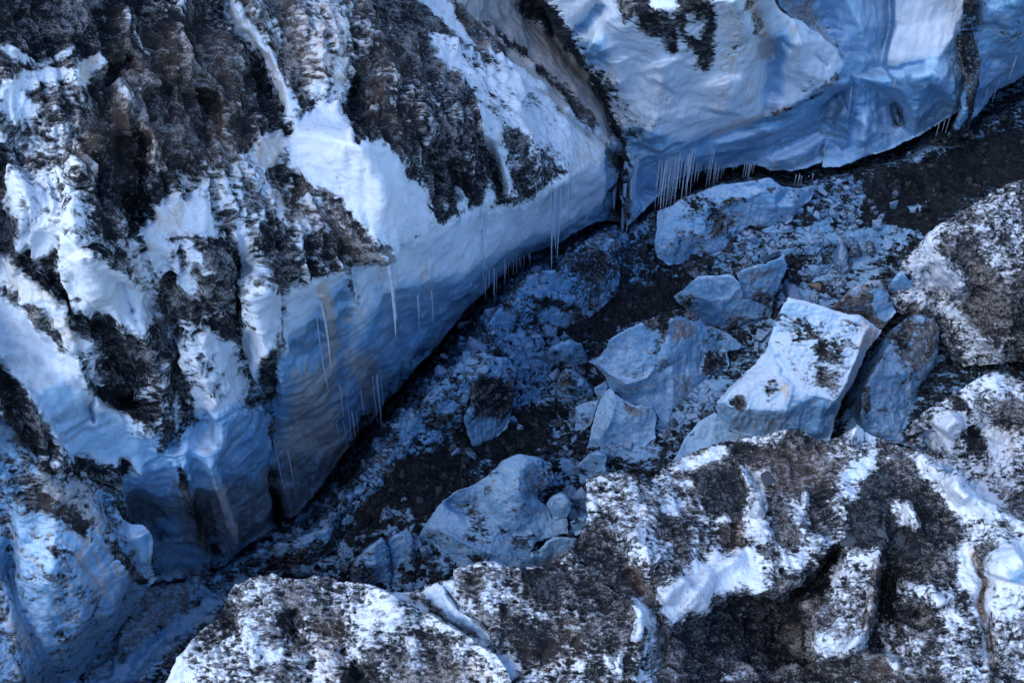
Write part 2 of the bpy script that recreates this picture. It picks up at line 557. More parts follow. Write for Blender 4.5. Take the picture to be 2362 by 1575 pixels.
def make_glacier():
    s = Nodes('glacier')
    pos = s.n('ShaderNodeNewGeometry').outputs['Position']
    at = s.n('ShaderNodeAttribute', attribute_name='paint')
    sx = s.n('ShaderNodeSeparateXYZ'); s.l(at.outputs['Vector'], sx.inputs[0])
    dirt, stain, blue = sx.outputs
    grav = at.outputs['Alpha']
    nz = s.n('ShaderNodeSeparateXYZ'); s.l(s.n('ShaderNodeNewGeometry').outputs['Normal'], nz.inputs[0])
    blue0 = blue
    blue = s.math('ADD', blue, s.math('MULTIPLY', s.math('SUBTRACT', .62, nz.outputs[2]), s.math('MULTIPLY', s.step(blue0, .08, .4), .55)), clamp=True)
    wr = s.n('ShaderNodeAttribute', attribute_name='wear')
    wx = s.n('ShaderNodeSeparateXYZ'); s.l(wr.outputs['Vector'], wx.inputs[0])
    rel, strat = wx.outputs[0], wx.outputs[1]
    n1 = s.noise(pos, .55, 5, .6, .5)
    n2 = s.noise(pos, 1.5, 6, .62, .8)
    grain = wx.outputs[2]
    n2 = s.math('ADD', s.math('MULTIPLY', n2, s.math('SUBTRACT', 1.0, grain)), s.math('MULTIPLY', s.noise(pos, 4.6, 5, .65, .6), grain))
    n3 = s.noise(pos, 8.0, 4, .65)
    n4 = s.noise(pos, 34.0, 2, .6)
    st1 = s.noise(s.scale(pos, (3.4, 3.4, .42)), 2.6, 5, .65)       # meltwater streaks
    rot = s.n('ShaderNodeMapping'); s.l(pos, rot.inputs['Vector'])
    rot.inputs['Rotation'].default_value = (.3, .5, .7); rot.inputs['Scale'].default_value = (.8, 2.6, 2.0)
    fea = s.noise(rot.outputs[0], 2.3, 6, .62, 1.0)
    fea = s.math('ADD', s.math('MULTIPLY', fea, s.math('SUBTRACT', 1.0, grain)), s.math('MULTIPLY', s.noise(rot.outputs[0], 5.5, 5, .65, .8), grain))  # wind-feathered frost
    # how far debris covers the ice
    par = s.math('MULTIPLY', s.math('MULTIPLY', dirt, s.math('SUBTRACT', 1.0, dirt)), 4.0)
    amp = s.math('MULTIPLY_ADD', par, .85, .24)
    v = s.math('MULTIPLY', s.math('SUBTRACT', n2, .5), 1.25)
    v = s.math('MULTIPLY_ADD', s.math('SUBTRACT', n1, .5), .9, v)
    v = s.math('MULTIPLY_ADD', s.math('SUBTRACT', fea, .5), 1.7, v)
    v = s.math('MULTIPLY_ADD', s.math('SUBTRACT', n3, .5), .6, v)
    v = s.math('MULTIPLY_ADD', s.math('SUBTRACT', rel, .575), -1.05, v)
    t = s.math('MULTIPLY_ADD', v, amp, dirt)
    D = s.step(t, .30, .66)
    # frost sprinkled over debris
    fr = s.math('MULTIPLY_ADD', s.math('SUBTRACT', n4, .5), .9, s.math('MULTIPLY_ADD', s.math('SUBTRACT', rel, .5), .9, s.math('MULTIPLY_ADD', s.math('SUBTRACT', fea, .5), 1.1, n1)))
    frost = s.math('MULTIPLY', s.step(fr, .60, 1.05), s.math('SUBTRACT', 1.0, s.math('MULTIPLY', grav, .93)))
    # ice
    snow = (.68, .76, .89)
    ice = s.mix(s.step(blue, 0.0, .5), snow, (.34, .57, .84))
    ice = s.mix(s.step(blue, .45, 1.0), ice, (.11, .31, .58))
    ice = s.mix(s.math('MULTIPLY', s.step(n1, .4, .7), .35), ice, (.36, .56, .80))
    ice = s.mix(s.math('MULTIPLY', s.step(st1, .5, .75), .30), ice, (.76, .84, .95))
    band = s.math('MULTIPLY', s.step(strat, .15, .8), s.step(blue0, .08, .3))
    sn = s.math('MULTIPLY_ADD', s.math('SUBTRACT', st1, .5), 2.2, s.math('MULTIPLY_ADD', s.math('SUBTRACT', n2, .5), .8, stain))
    tan = s.mix(s.step(blue0, .35, .85), s.mix(n3, (.38, .31, .28), (.66, .59, .56)), s.mix(n3, (.06, .06, .065), (.20, .19, .19)))
    ice = s.mix(s.math('MULTIPLY', s.step(sn, .24, .86), .88), ice, tan)
    cw = s.n('ShaderNodeVectorMath', operation='ADD'); s.l(pos, cw.inputs[0])
    wn = s.n('ShaderNodeTexNoise'); s.l(pos, wn.inputs['Vector']); wn.inputs['Scale'].default_value = 1.3; wn.inputs['Detail'].default_value = 3
    s.l(s.scale(wn.outputs['Color'], (.9, .9, .9)), cw.inputs[1])
    ck = s.n('ShaderNodeTexVoronoi', feature='DISTANCE_TO_EDGE'); s.l(cw.outputs[0], ck.inputs['Vector']); ck.inputs['Scale'].default_value = .8
    crack = s.math('MULTIPLY', s.math('SUBTRACT', 1.0, s.step(ck.outputs['Distance'], .0, .02)), s.math('MULTIPLY', s.step(n1, .5, .64), s.step(blue0, .25, .5)))
    ice = s.mix(s.math('MULTIPLY', crack, .5), ice, (.10, .14, .20))
    ice = s.mix(s.math('MULTIPLY', s.step(fea, .46, .66), s.math('MULTIPLY', s.step(blue0, .3, .6), .38)), ice, (.62, .74, .92))
    ice = s.mix(s.math('MULTIPLY', band, s.math('MULTIPLY_ADD', st1, .8, .08)), ice, (.035, .06, .10))
    spk = s.math('MULTIPLY', s.step(s.noise(pos, 15.0, 3, .6), .63, .70), s.step(n2, .42, .58))
    ice = s.mix(s.math('MULTIPLY', spk, .85), ice, (.06, .065, .08))
    # debris
    br = s.step(s.math('MULTIPLY_ADD', stain, .5, n1), .60, .95)
    br = s.math('MULTIPLY', br, s.math('MULTIPLY_ADD', grav, -1.0, 1.0))
    deb = s.mix(br, (.011, .014, .020), (.064, .050, .046))
    vor = s.n('ShaderNodeTexVoronoi', feature='F1')
    s.l(pos, vor.inputs['Vector']); vor.inputs['Scale'].default_value = 9.0
    deb = s.mix(s.math('MULTIPLY', s.step(n3, .45, .75), s.math('MULTIPLY_ADD', grav, -.45, .6)), deb, s.mix(br, s.mix(n4, (.016, .019, .024), (.050, .053, .060)), s.mix(n4, (.03, .025, .023), (.095, .08, .074))))
    vs = s.n('ShaderNodeSeparateXYZ'); s.l(vor.outputs['Color'], vs.inputs[0])
    deb = s.mix(s.math('MULTIPLY', grav, .7), deb, s.mix(vs.outputs[0], (.006, .009, .013), (.028, .035, .045)))
    deb = s.mix(s.math('MULTIPLY', frost, .46), deb, (.62, .66, .74))
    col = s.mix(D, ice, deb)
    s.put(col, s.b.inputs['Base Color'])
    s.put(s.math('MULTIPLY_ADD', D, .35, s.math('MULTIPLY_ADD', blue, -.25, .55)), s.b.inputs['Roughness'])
    s.put(s.math('MULTIPLY_ADD', D, -.31, .36), s.b.inputs['Specular IOR Level'])
    bp = s.n('ShaderNodeBump')
    h = s.math('MULTIPLY_ADD', n3, .5, s.math('MULTIPLY', n4, .35))
    h = s.math('MULTIPLY', h, s.math('MULTIPLY_ADD', D, .8, .25))
    h = s.math('MULTIPLY_ADD', D, .25, h)
    h = s.math('MULTIPLY_ADD', s.math('MULTIPLY', fea, par), -.6, h)
    s.put(h, bp.inputs['Height'])
    bp.inputs['Distance'].default_value = .09
    bp.inputs['Strength'].default_value = .8
    s.l(bp.outputs[0], s.b.inputs['Normal'])

def make_simple(name, c1, c2, sc, rough, spec=.4, bump=.3, trans=0.0):
    s = Nodes(name)
    pos = s.n('ShaderNodeNewGeometry').outputs['Position']
    oi = s.n('ShaderNodeObjectInfo').outputs['Random']
    a = s.noise(pos, sc, 5, .65, .5)
    b = s.noise(pos, sc * 6, 3, .6)
    isl = s.n('ShaderNodeNewGeometry').outputs['Random Per Island']
    oi = s.math('MULTIPLY_ADD', isl, 1.6, s.math('MULTIPLY_ADD', oi, 1.0, -.8))
    f = s.step(s.math('MULTIPLY_ADD', s.math('SUBTRACT', oi, .5), .3, s.math('MULTIPLY_ADD', s.math('SUBTRACT', b, .5), .7, a)), .3, .7)
    s.put(s.mix(f, c1, c2), s.b.inputs['Base Color'])
    s.b.inputs['Roughness'].default_value = rough
    s.b.inputs['Specular IOR Level'].default_value = spec
    s.b.inputs['Transmission Weight'].default_value = trans
    bp = s.n('ShaderNodeBump')
    s.put(s.math('MULTIPLY_ADD', b, .4, a), bp.inputs['Height'])
    bp.inputs['Distance'].default_value = .05
    bp.inputs['Strength'].default_value = bump
    s.l(bp.outputs[0], s.b.inputs['Normal'])

def make_shard():
    s = Nodes('shard_ice')
    geo = s.n('ShaderNodeNewGeometry')
    pos = geo.outputs['Position']
    nz = s.n('ShaderNodeSeparateXYZ'); s.l(geo.outputs['Normal'], nz.inputs[0])
    oi = s.n('ShaderNodeObjectInfo').outputs['Random']
    a = s.noise(pos, 2.2, 5, .65, .6)
    b = s.noise(pos, 12.0, 4, .65)
    frost = s.step(s.math('MULTIPLY_ADD', nz.outputs[2], .5, a), .55, 1.0)
    col = s.mix(frost, (.08, .20, .38), (.30, .44, .66))
    dt = s.math('MULTIPLY_ADD', s.math('SUBTRACT', b, .5), 1.3, s.math('MULTIPLY_ADD', s.math('SUBTRACT', oi, .5), .35, a))
    col = s.mix(s.math('MULTIPLY', s.step(dt, .46, .66), .9), col, (.022, .025, .032))
    s.put(col, s.b.inputs['Base Color'])
    s.b.inputs['Roughness'].default_value = .5
    bp = s.n('ShaderNodeBump')
    s.put(s.math('MULTIPLY_ADD', b, .6, a), bp.inputs['Height'])
    bp.inputs['Distance'].default_value = .08
    s.l(bp.outputs[0], s.b.inputs['Normal'])

make_glacier()
make_simple('stone', (.006, .009, .014), (.056, .070, .090), 5.0, .8, .12)
make_simple('brown_stone', (.10, .085, .07), (.20, .165, .13), 5.0, .8)
make_simple('clear_ice', (.26, .42, .64), (.58, .70, .86), 6.0, .2, .5, .15, .3)
make_shard()
make_simple('ice_sheet', (.05, .055, .06), (.55, .6, .66), .6, .7)

# ------------------------------------------------------------------ light
SUN_EL, SUN_AZ = math.radians(40), math.radians(-126)      # azimuth clockwise from +Y
wd = bpy.data.worlds.new('World')
S.world = wd
wd.use_nodes = True
nt = wd.node_tree
bg = nt.nodes['Background']
sky = nt.nodes.new('ShaderNodeTexSky')
sky.sky_type = 'NISHITA'
sky.sun_disc = False
sky.sun_elevation = SUN_EL
sky.sun_rotation = SUN_AZ
sky.altitude = 1500
sky.ozone_density = 3.0
sky.air_density = 1.2
nt.links.new(sky.outputs[0], bg.inputs[0])
bg.inputs[1].default_value = 0.11
sd_ = bpy.data.lights.new('sun', 'SUN')
sd_.energy = 1.05
sd_.angle = math.radians(50)
sd_.color = (1.0, .95, .90)
sun = bpy.data.objects.new('sun', sd_)
COL.objects.link(sun)
dv = Vector((math.sin(SUN_AZ) * math.cos(SUN_EL), math.cos(SUN_AZ) * math.cos(SUN_EL), math.sin(SUN_EL)))
sun.rotation_euler = (-dv).to_track_quat('-Z', 'Y').to_euler()
sun.location = dv * 60
S.view_settings.view_transform = 'Standard'
S.view_settings.look = 'None'
S.view_settings.exposure = 1.4
S.cycles.max_bounces = 5
S.cycles.diffuse_bounces = 2
S.view_settings.gamma = 1.0
# ------------------------------------------------------------------ the great ice cliff on the left
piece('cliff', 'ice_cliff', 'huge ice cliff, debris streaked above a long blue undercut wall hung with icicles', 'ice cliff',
 '''T0 -250,-250,16.8 300,-250,16.8 700,-250,13 930,-250,11.4 1100,-220,10.6 T2 1500,-150,9.5 1720,150,7.2 1860,420,5.6 1960,650,4.0
 1990,900,3.0 T0 1462,380,2.2 1464,450,1.6 1446,520,.4 1396,508,.5 1338,532,.6 1284,564,.6 1222,586,.6 1186,602,.6 1160,632,.6
 1110,680,.6 1075,718,.5 1018,788,.5 950,866,.4 892,924,.4 832,1002,.3 784,1060,.3 738,1128,.2 692,1182,.2 640,1214,.2 560,1264,.2
 500,1322,.1 420,1335,.1 350,1345,.1 280,1300,1.5 150,1130,5.5 0,960,8.5 -250,800,11''',
 ['T0 1066,-90,11.2 T2 700,0,10.5 800,140,10.0 890,260,9.7 960,320,9.4 1100,400,8.9 1230,500,8.4 1330,590,7.9 1450,700,7.3 1560,790,6.9 1700,910,6.0 1790,990,5.4 1815,1060,5.0 1700,1150,5.4 1560,1230,5.9 1420,1290,6.2 1230,1390,6.6 1100,1390,7.0 850,1430,7.8 700,1520,8.4 T0 909,575,9.1 860,590,9.2 790,612,9.4 720,640,9.5 650,650,9.9 590,655,10.2 545,760,8.8 480,820,8.2 430,940,6.6 350,1010,5.8 290,1110,4.2',
  'T0 690,870,5.9 770,780,6.3 880,688,7.1 962,662,6.6 1070,632,5.2 1136,592,4.6 1196,552,3.9 1262,530,3.0 1340,488,2.2',
  'T2 1300,60,8.1 1500,250,6.7 1700,480,5.4 1830,680,4.0 1855,880,3.2',
  'T0 905,0,11.9 905,150,11.7 905,300,11.4', 'T0 650,0,13.8', 'T0 350,0,14.8 350,300,13.5 350,560,11.8 350,780,9.1', 'T0 0,0,16.2 0,300,14.2 0,560,11.9 0,750,9.8', 'T0 -200,500,14',
  'T0 660,300,12.0 690,400,11.1 760,540,9.8', 'T0 830,330,12.2 880,450,10.9', 'T0 1100,300,9.9', 'T0 180,560,12.8 180,780,9.9 180,950,7.6', 'T0 600,900,6.0', 'T0 500,1050,4.8'],  # shade painted on the wall: paler lip, deep blue and dark strip at foot
 dict(d=.80, s=.14, b=.1), '''
 s .62 120 P 1 750,150 1500,0 1750,500 1800,1000 1500,1300 1000,1250 560,1300 400,1000 700,600
 s .6 90 P 1 1750,50 2352,0 2352,650 1950,600
 s .55 80 P 2 0,200 500,300 560,900 400,1000 100,600
 s .6 80 P 1 1700,1150 2000,1250 2350,1500 2200,1700 1800,1450
 d .3 26 S 1 1560,0 1620,150 1720,260 1800,350 1880,480 1930,600 1960,720 1990,840
 d .0 13 S 1 1540,-60 1610,120 1720,250
 d .05 11 S 1 1690,220 1790,340 1870,470
 d .0 9 S 1 1850,440 1910,560 1960,740
 d .22 30 P 1 0,570 230,480 400,460 520,500 330,560 150,610 260,750 200,860 60,830 0,720
 d .97 60 P 1 0,-50 820,-50 760,130 720,280 500,420 260,440 0,350
 d .35 14 S 1 0,330 220,420 330,420 480,350
 d .1 14 P 1 510,480 570,390 660,370 650,470 590,600 515,610
 s .75 20 P 1 510,480 570,390 660,370 650,470 590,600 515,610
 d .62 60 P 1 0,820 300,780 520,1000 560,1558 0,1558
 d .35 50 P 1 60,1250 350,1150 420,1558 60,1558
 d .55 40 P 1 1720,0 2352,0 2352,700 2050,720 1950,500
 d .5 20 P 1 830,590 960,600 920,720 780,680
 d .5 20 S 1 880,180 960,250 1050,330
 d .55 40 P 1 950,960 1090,950 1110,1130 1020,1180
 d .62 90 P 1 1250,950 1700,1000 1680,1558 1180,1558
 d .05 20 P 1 1955,930 2020,820 2150,735 2240,770 2300,800 T2 60,850 130,990 200,930 310,970 430,1100 440,1160 560,1290 600,1360 640,1500 700,1530 380,1700 130,1440 0,1330 T1 2100,1220 1985,1110
 ds .12 16 P 1 1690,1060 1760,950 1880,880 1965,960 1910,1110 1760,1160
 s .7 20 P 1 1690,1060 1760,950 1880,880 1965,960 1910,1110 1760,1160
 d .5 50 P 1 1680,1180 1900,1170 2000,1250 2300,1400 2352,1558 2000,1558 1800,1400
 d .08 24 P 1 1120,1360 1190,1310 1270,1370 1330,1300 1430,1390 1470,1500 1500,1600 960,1600 980,1520 1060,1450
 s .55 30 P 1 1120,1360 1190,1310 1270,1370 1250,1600 960,1600 980,1520
 d .0 14 P 2 540,0 700,-20 800,140 890,260 970,330 860,310 740,210 700,130 620,60
 s .3 14 P 2 540,0 700,-20 800,140 890,260 970,330 860,310 740,210 700,130 620,60
 d .1 9 S 2 930,300 1090,420 1220,510 1330,600 1450,710
 d .42 40 P 2 620,250 900,400 1250,500 1570,800 1590,1000 1560,1200 1480,1150 1350,1000 1100,880 1000,1000 900,560 700,450
 d .20 30 P 2 1330,640 1560,800 1600,1000 1540,1150 1400,1000 1200,820
 d .15 18 S 2 640,270 720,450 900,580 980,660 1000,760 990,860 1050,950 1110,1080 1140,1200 1180,1350
 d .0 18 P 2 1570,800 1790,990 1815,1060 1700,1150 1560,1230 1420,1290 1250,1370 1400,1250 1560,1180 1590,960
 s .5 30 P 2 1600,850 1790,990 1815,1060 1700,1150 1580,1200
 d .1 12 S 2 820,1270 840,1330 870,1390 800,1420
 ds .25 14 P 2 980,1330 1030,1210 1070,1300 1050,1380 980,1400
 b .14 30 P 2 1815,1060 1700,1150 1560,1230 1420,1290 1230,1390 1100,1390 850,1430 700,1520 T0 909,575 790,612 700,650 650,760 640,900 640,1100 560,1500 1500,900 1500,340
 d .0 18 P 2 1830,1060 1700,1165 1560,1250 1420,1305 1230,1400 1100,1400 850,1440 700,1530 T0 909,585 860,600 790,622 700,660 650,760 640,900 640,1100 560,1500 1500,900 1500,340
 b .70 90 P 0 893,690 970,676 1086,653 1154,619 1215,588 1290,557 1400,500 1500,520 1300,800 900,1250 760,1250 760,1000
 s .85 20 P 2 720,0 800,140 890,260 960,320 1100,400 1230,500 1330,590 1450,700 1560,790 1700,910 1790,990 1815,1060 1850,950 1830,680 1700,480 1500,250 1300,60 1200,-60
 d .10 26 P 2 720,0 800,140 890,260 960,320 1100,400 1230,500 1330,590 1450,700 1560,790 1700,910 1800,1000 1850,950 1830,680 1700,480 1500,250 1300,60 1200,-60
 b .5 20 P 2 720,0 890,260 1100,400 1330,590 1560,790 1790,990 1850,950 1830,680 1700,480 1500,250 1300,60 1200,-60
 d .9 10 S 2 720,20 830,150 950,290 1100,380
 d .0 22 P 2 880,0 1040,0 1090,130 1110,210 1000,150 920,80
 d .8 7 S 2 985,65 1030,115
 d .8 5 S 2 930,110 965,130
 d .8 14 S 2 760,-20 900,170 1060,290 1200,430
 d .65 14 S 2 1050,200 1250,340 1400,450 1560,620 1680,760 1760,900
 d .1 14 S 2 1200,190 1300,300 1400,400 1490,520
 d .1 10 S 2 1620,620 1720,740 1800,850
 d .75 13 S 2 1000,120 1200,290 1380,450 1560,640 1720,840
 sb .1 9 S 2 900,200 1080,350 1260,490 1420,620
 sb .1 9 S 2 1560,720 1680,830 1780,930
 sb .9 30 P 2 1840,1050 1890,930 2000,930 1990,1300 1920,1600 1840,1600 1860,1250
 s .42 34 S 5 560,180 620,420 640,640
 s .45 40 S 5 330,200 360,520 400,900
 d .8 26 S 2 1880,960 1900,1150 1920,1500
 b .9 30 S 2 1850,1000 1890,1250 1900,1560
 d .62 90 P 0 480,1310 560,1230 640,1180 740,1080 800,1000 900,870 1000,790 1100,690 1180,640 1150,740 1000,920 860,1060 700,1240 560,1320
 g .95 40 P 2 1180,20 1400,40 1720,300 1930,620 2000,900 1990,1500 1860,1500 1860,920 1840,700 1720,480 1500,240
 g .6 40 P 2 880,100 1180,20 1500,240 1720,480 1840,700 1860,950 1700,880 1450,650 1200,430
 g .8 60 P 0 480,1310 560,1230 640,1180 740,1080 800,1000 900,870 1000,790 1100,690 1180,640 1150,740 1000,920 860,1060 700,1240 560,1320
 d .95 30 P 2 1180,20 1400,40 1720,300 1900,620 1980,900 1870,920 1840,700 1720,480 1500,240
 d .3 24 S 2 1880,960 1900,1030
 d .03 24 P 4 400,40 560,130 640,250 760,310 840,370 860,330 910,400 990,470 1050,520 1050,600 900,670 840,640 700,600 560,560 520,480 490,370 420,200
 d .0 14 P 4 225,120 250,50 310,30 370,90 370,160 310,190 250,170
 d .05 22 P 4 40,170 150,280 250,360 400,470 470,580 540,720 630,830 520,860 430,800 380,650 250,500 100,400 -100,300 -60,180
 s .55 26 P 4 60,170 170,270 250,360 400,470 470,580 520,720 600,830 520,860 430,790 380,650 250,500 100,400 20,270
 s .4 40 P 4 780,150 960,100 1020,400 900,470 800,330
 d .35 30 P 4 780,100 960,100 1030,420 1080,560 900,420
 d .04 26 P 4 -300,330 0,420 130,520 280,700 400,840 520,870 580,1050 600,1130 640,1150 920,1330 850,1400 1060,1400 1060,1600 480,1600 330,1350 250,1200 180,1100 80,1000 0,920 -300,800
 b .25 40 P 4 0,700 300,900 640,1250 1060,1400 1060,1600 480,1600 250,1200 0,920
 d .3 10 S 4 20,430 100,490 200,570 300,720 350,800
 d .82 40 S 4 60,-20 130,160 250,290 400,430 480,540 570,650 720,730 900,760
 d .95 34 P 4 640,800 700,750 850,740 980,850 1010,1000 1000,1150 950,1280 900,1310 830,1230 700,1120 680,1000 690,900
 d .85 40 P 4 900,690 1080,600 1070,400 1180,500 1230,700 1210,900 1310,1110 1300,1250 1150,1200 1050,1050 980,820
 d .4 24 P 4 560,880 690,850 700,1000 720,1120 610,1120
 d .05 10 P 4 1085,540 1110,640 1160,650 1215,850 1150,860 1110,720
 d .05 14 P 4 975,-20 1090,-20 1130,120 1130,320 1050,290 1000,160
 s .4 20 P 4 975,-20 1060,-20 1090,300 1050,290 1000,160
 d .08 34 P 4 1210,320 1330,290 1390,420 1340,460 1220,440
 d .5 40 P 4 1130,100 1320,100 1380,300 1210,320 1130,280
 d .85 46 P 4 1330,120 1430,150 1570,300 1650,420 1640,600 1590,710 1480,640 1400,500 1300,300
 d .18 20 P 4 1570,-40 1600,150 1690,330 1790,390 1840,320 1720,200 1660,60 1640,-40
 d .15 20 P 4 1390,680 1550,790 1540,850 1640,1000 1700,1150 1650,1260 1350,1300 1340,1240 1290,1060 1230,830 1300,760
 d .48 26 P 4 1220,620 1390,680 1400,850 1570,1080 1500,1180 1380,1200 1300,1060 1230,850
 d .05 20 P 4 1760,420 1900,470 1925,600 1880,720 1760,900 1750,1000 1640,820 1610,720 1700,650
 d .66 20 P 4 1640,480 1740,560 1850,680 1640,700
 d .6 14 S 4 1700,380 1850,420 1960,430 2080,380
 d .05 18 P 4 1960,440 2060,430 2140,530 2060,650 1960,600 1930,560
 s 1.0 26 S 4 2190,390 2230,560 2260,750 2290,950 2300,1080
 s .85 70 P 4 1980,1050 2352,820 2600,900 2500,1700 1860,1700
 s .35 30 P 5 0,550 160,520 120,700 60,900 240,1300 0,1500
 d .5 14 S 5 60,180 90,420 150,540
 b .5 50 P 4 1060,1420 1340,1300 1700,1220 1780,1000 2050,750 2352,400 2352,1700 900,1700
 d .05 40 P 7 800,250 1000,60 1150,-30 1300,-200 1700,-300 2352,-500 2352,300 1700,700 1100,860
 b .95 60 P 7 800,250 1200,100 1900,0 2352,100 2200,500 1600,760 1050,850
 s .7 40 P 7 800,260 950,280 1180,360 1200,450 1000,520 820,430
 d .68 15 S 4 1640,860 1720,1020 1800,1210 1860,1400 1900,1540
 d .85 18 S 7 1200,40 1260,240 1320,420 1400,640
 d .85 16 S 7 1400,360 1440,540 1490,720
 d .5 12 S 4 1180,1120 1195,1300 1200,1540
 b .3 14 S 4 1260,1300 1330,1420 1400,1540
 b .25 18 S 7 1440,60 1520,330 1600,600
 s .5 26 S 7 1190,150 1270,300 1330,480 1420,740
 s .45 22 S 7 1480,260 1560,480 1640,720
 d .85 13 S 7 1880,120 1900,350 1930,540
 d .45 16 S 7 1380,380 1460,640
 s .8 60 P 7 1700,200 2300,-200 2352,100 2000,560 1500,700 1200,600 1150,250
 ''', '''
 .15 16 G 1 1560,-60 1620,130 1720,260 1800,360 1890,490 1940,620 1980,800
 -.55 40 G 1 1400,-60 1500,120 1620,260 1720,420 1800,620 1850,800
 -.45 30 G 1 1370,600 1390,800 1380,1000
 -.40 26 G 1 900,380 780,500 770,600
 -.5 34 G 1 960,880 950,1100 900,1300 930,1558
 -.35 30 G 1 1100,560 1130,760 1100,900
 .35 22 G 1 1030,780 1060,960 1000,1150
 .3 20 G 1 700,900 600,1100 480,1280
 -.4 40 G 1 0,900 120,1050 80,1300
 .3 26 G 1 120,1180 150,1400 130,1558
 -.45 34 G 2 1040,950 1060,1050 1090,1200 1110,1340
 .35 14 G 2 1050,900 1110,1080 1140,1200 1170,1350
 -.4 24 G 2 570,980 600,1150 640,1350
 -.35 24 G 2 780,1100 770,1250 810,1380
 .3 20 G 2 960,700 990,860 1040,960
 -.4 40 G 2 60,500 130,760 180,900
 -.7 34 G 4 1560,60 1640,350 1620,700 1650,860 1800,1200 1880,1500
 .35 30 G 4 1790,380 1760,700 1830,1000
 -.55 30 G 4 1060,350 1080,500 1200,900 1320,1200 1400,1558
 -.35 22 G 4 1160,1050 1180,1300 1190,1558
 .4 34 G 4 40,180 250,370 430,600 580,830
 -.5 40 G 4 130,160 250,290 400,430 480,540 570,650 720,730
 -.5 50 G 4 800,800 900,1000 900,1250
 .3 40 G 4 560,160 640,350 700,540
 -.25 10 E 4 620,1130 600,1230 640,1340
 .3 24 G 4 1230,830 1300,1060 1360,1280
 -.25 14 E 4 820,350 850,480 900,600
 .35 16 G 7 1190,100 1270,300 1330,480 1420,740
 .35 14 G 7 1400,0 1480,260 1560,480 1640,720
 -.5 20 G 7 1340,300 1420,520 1480,700
 -.4 20 G 7 1880,100 1900,350 1930,540
 .3 14 G 7 1920,200 1960,400 2000,560
 -.4 30 G 7 850,300 1000,420 1100,600
 .35 20 G 4 2180,430 2230,600 2260,800
 -.7 22 G 2 1880,980 1890,1200 1900,1520
 -.25 20 E 2 880,150 1060,280 1230,420 1420,560 1600,740
 .22 16 G 2 960,260 1150,400 1330,540 1520,680 1640,800
 ''', gs=2.6, blur=7, lump=.18, und=.22, flute=.15, strata=.12, scal=.06, rk=2.1, soft=5, floor_d=.03, grain=.25, gully=.36, sink=3.2,  # groove strokes at lower left paint in shade, rib strokes paint in light
 parts=[('debris_slope', 'T0 -900,-900 1100,-900 1060,-90 T2 700,0 890,260 1100,400 1330,590 1560,790 1790,990 1815,1060 1560,1230 1230,1390 850,1430 700,1520 T0 909,575 790,612 650,650 545,760 430,940 290,1110 0,930 -900,900')])  # recess beside the lip: painted shade over dirty frozen drips

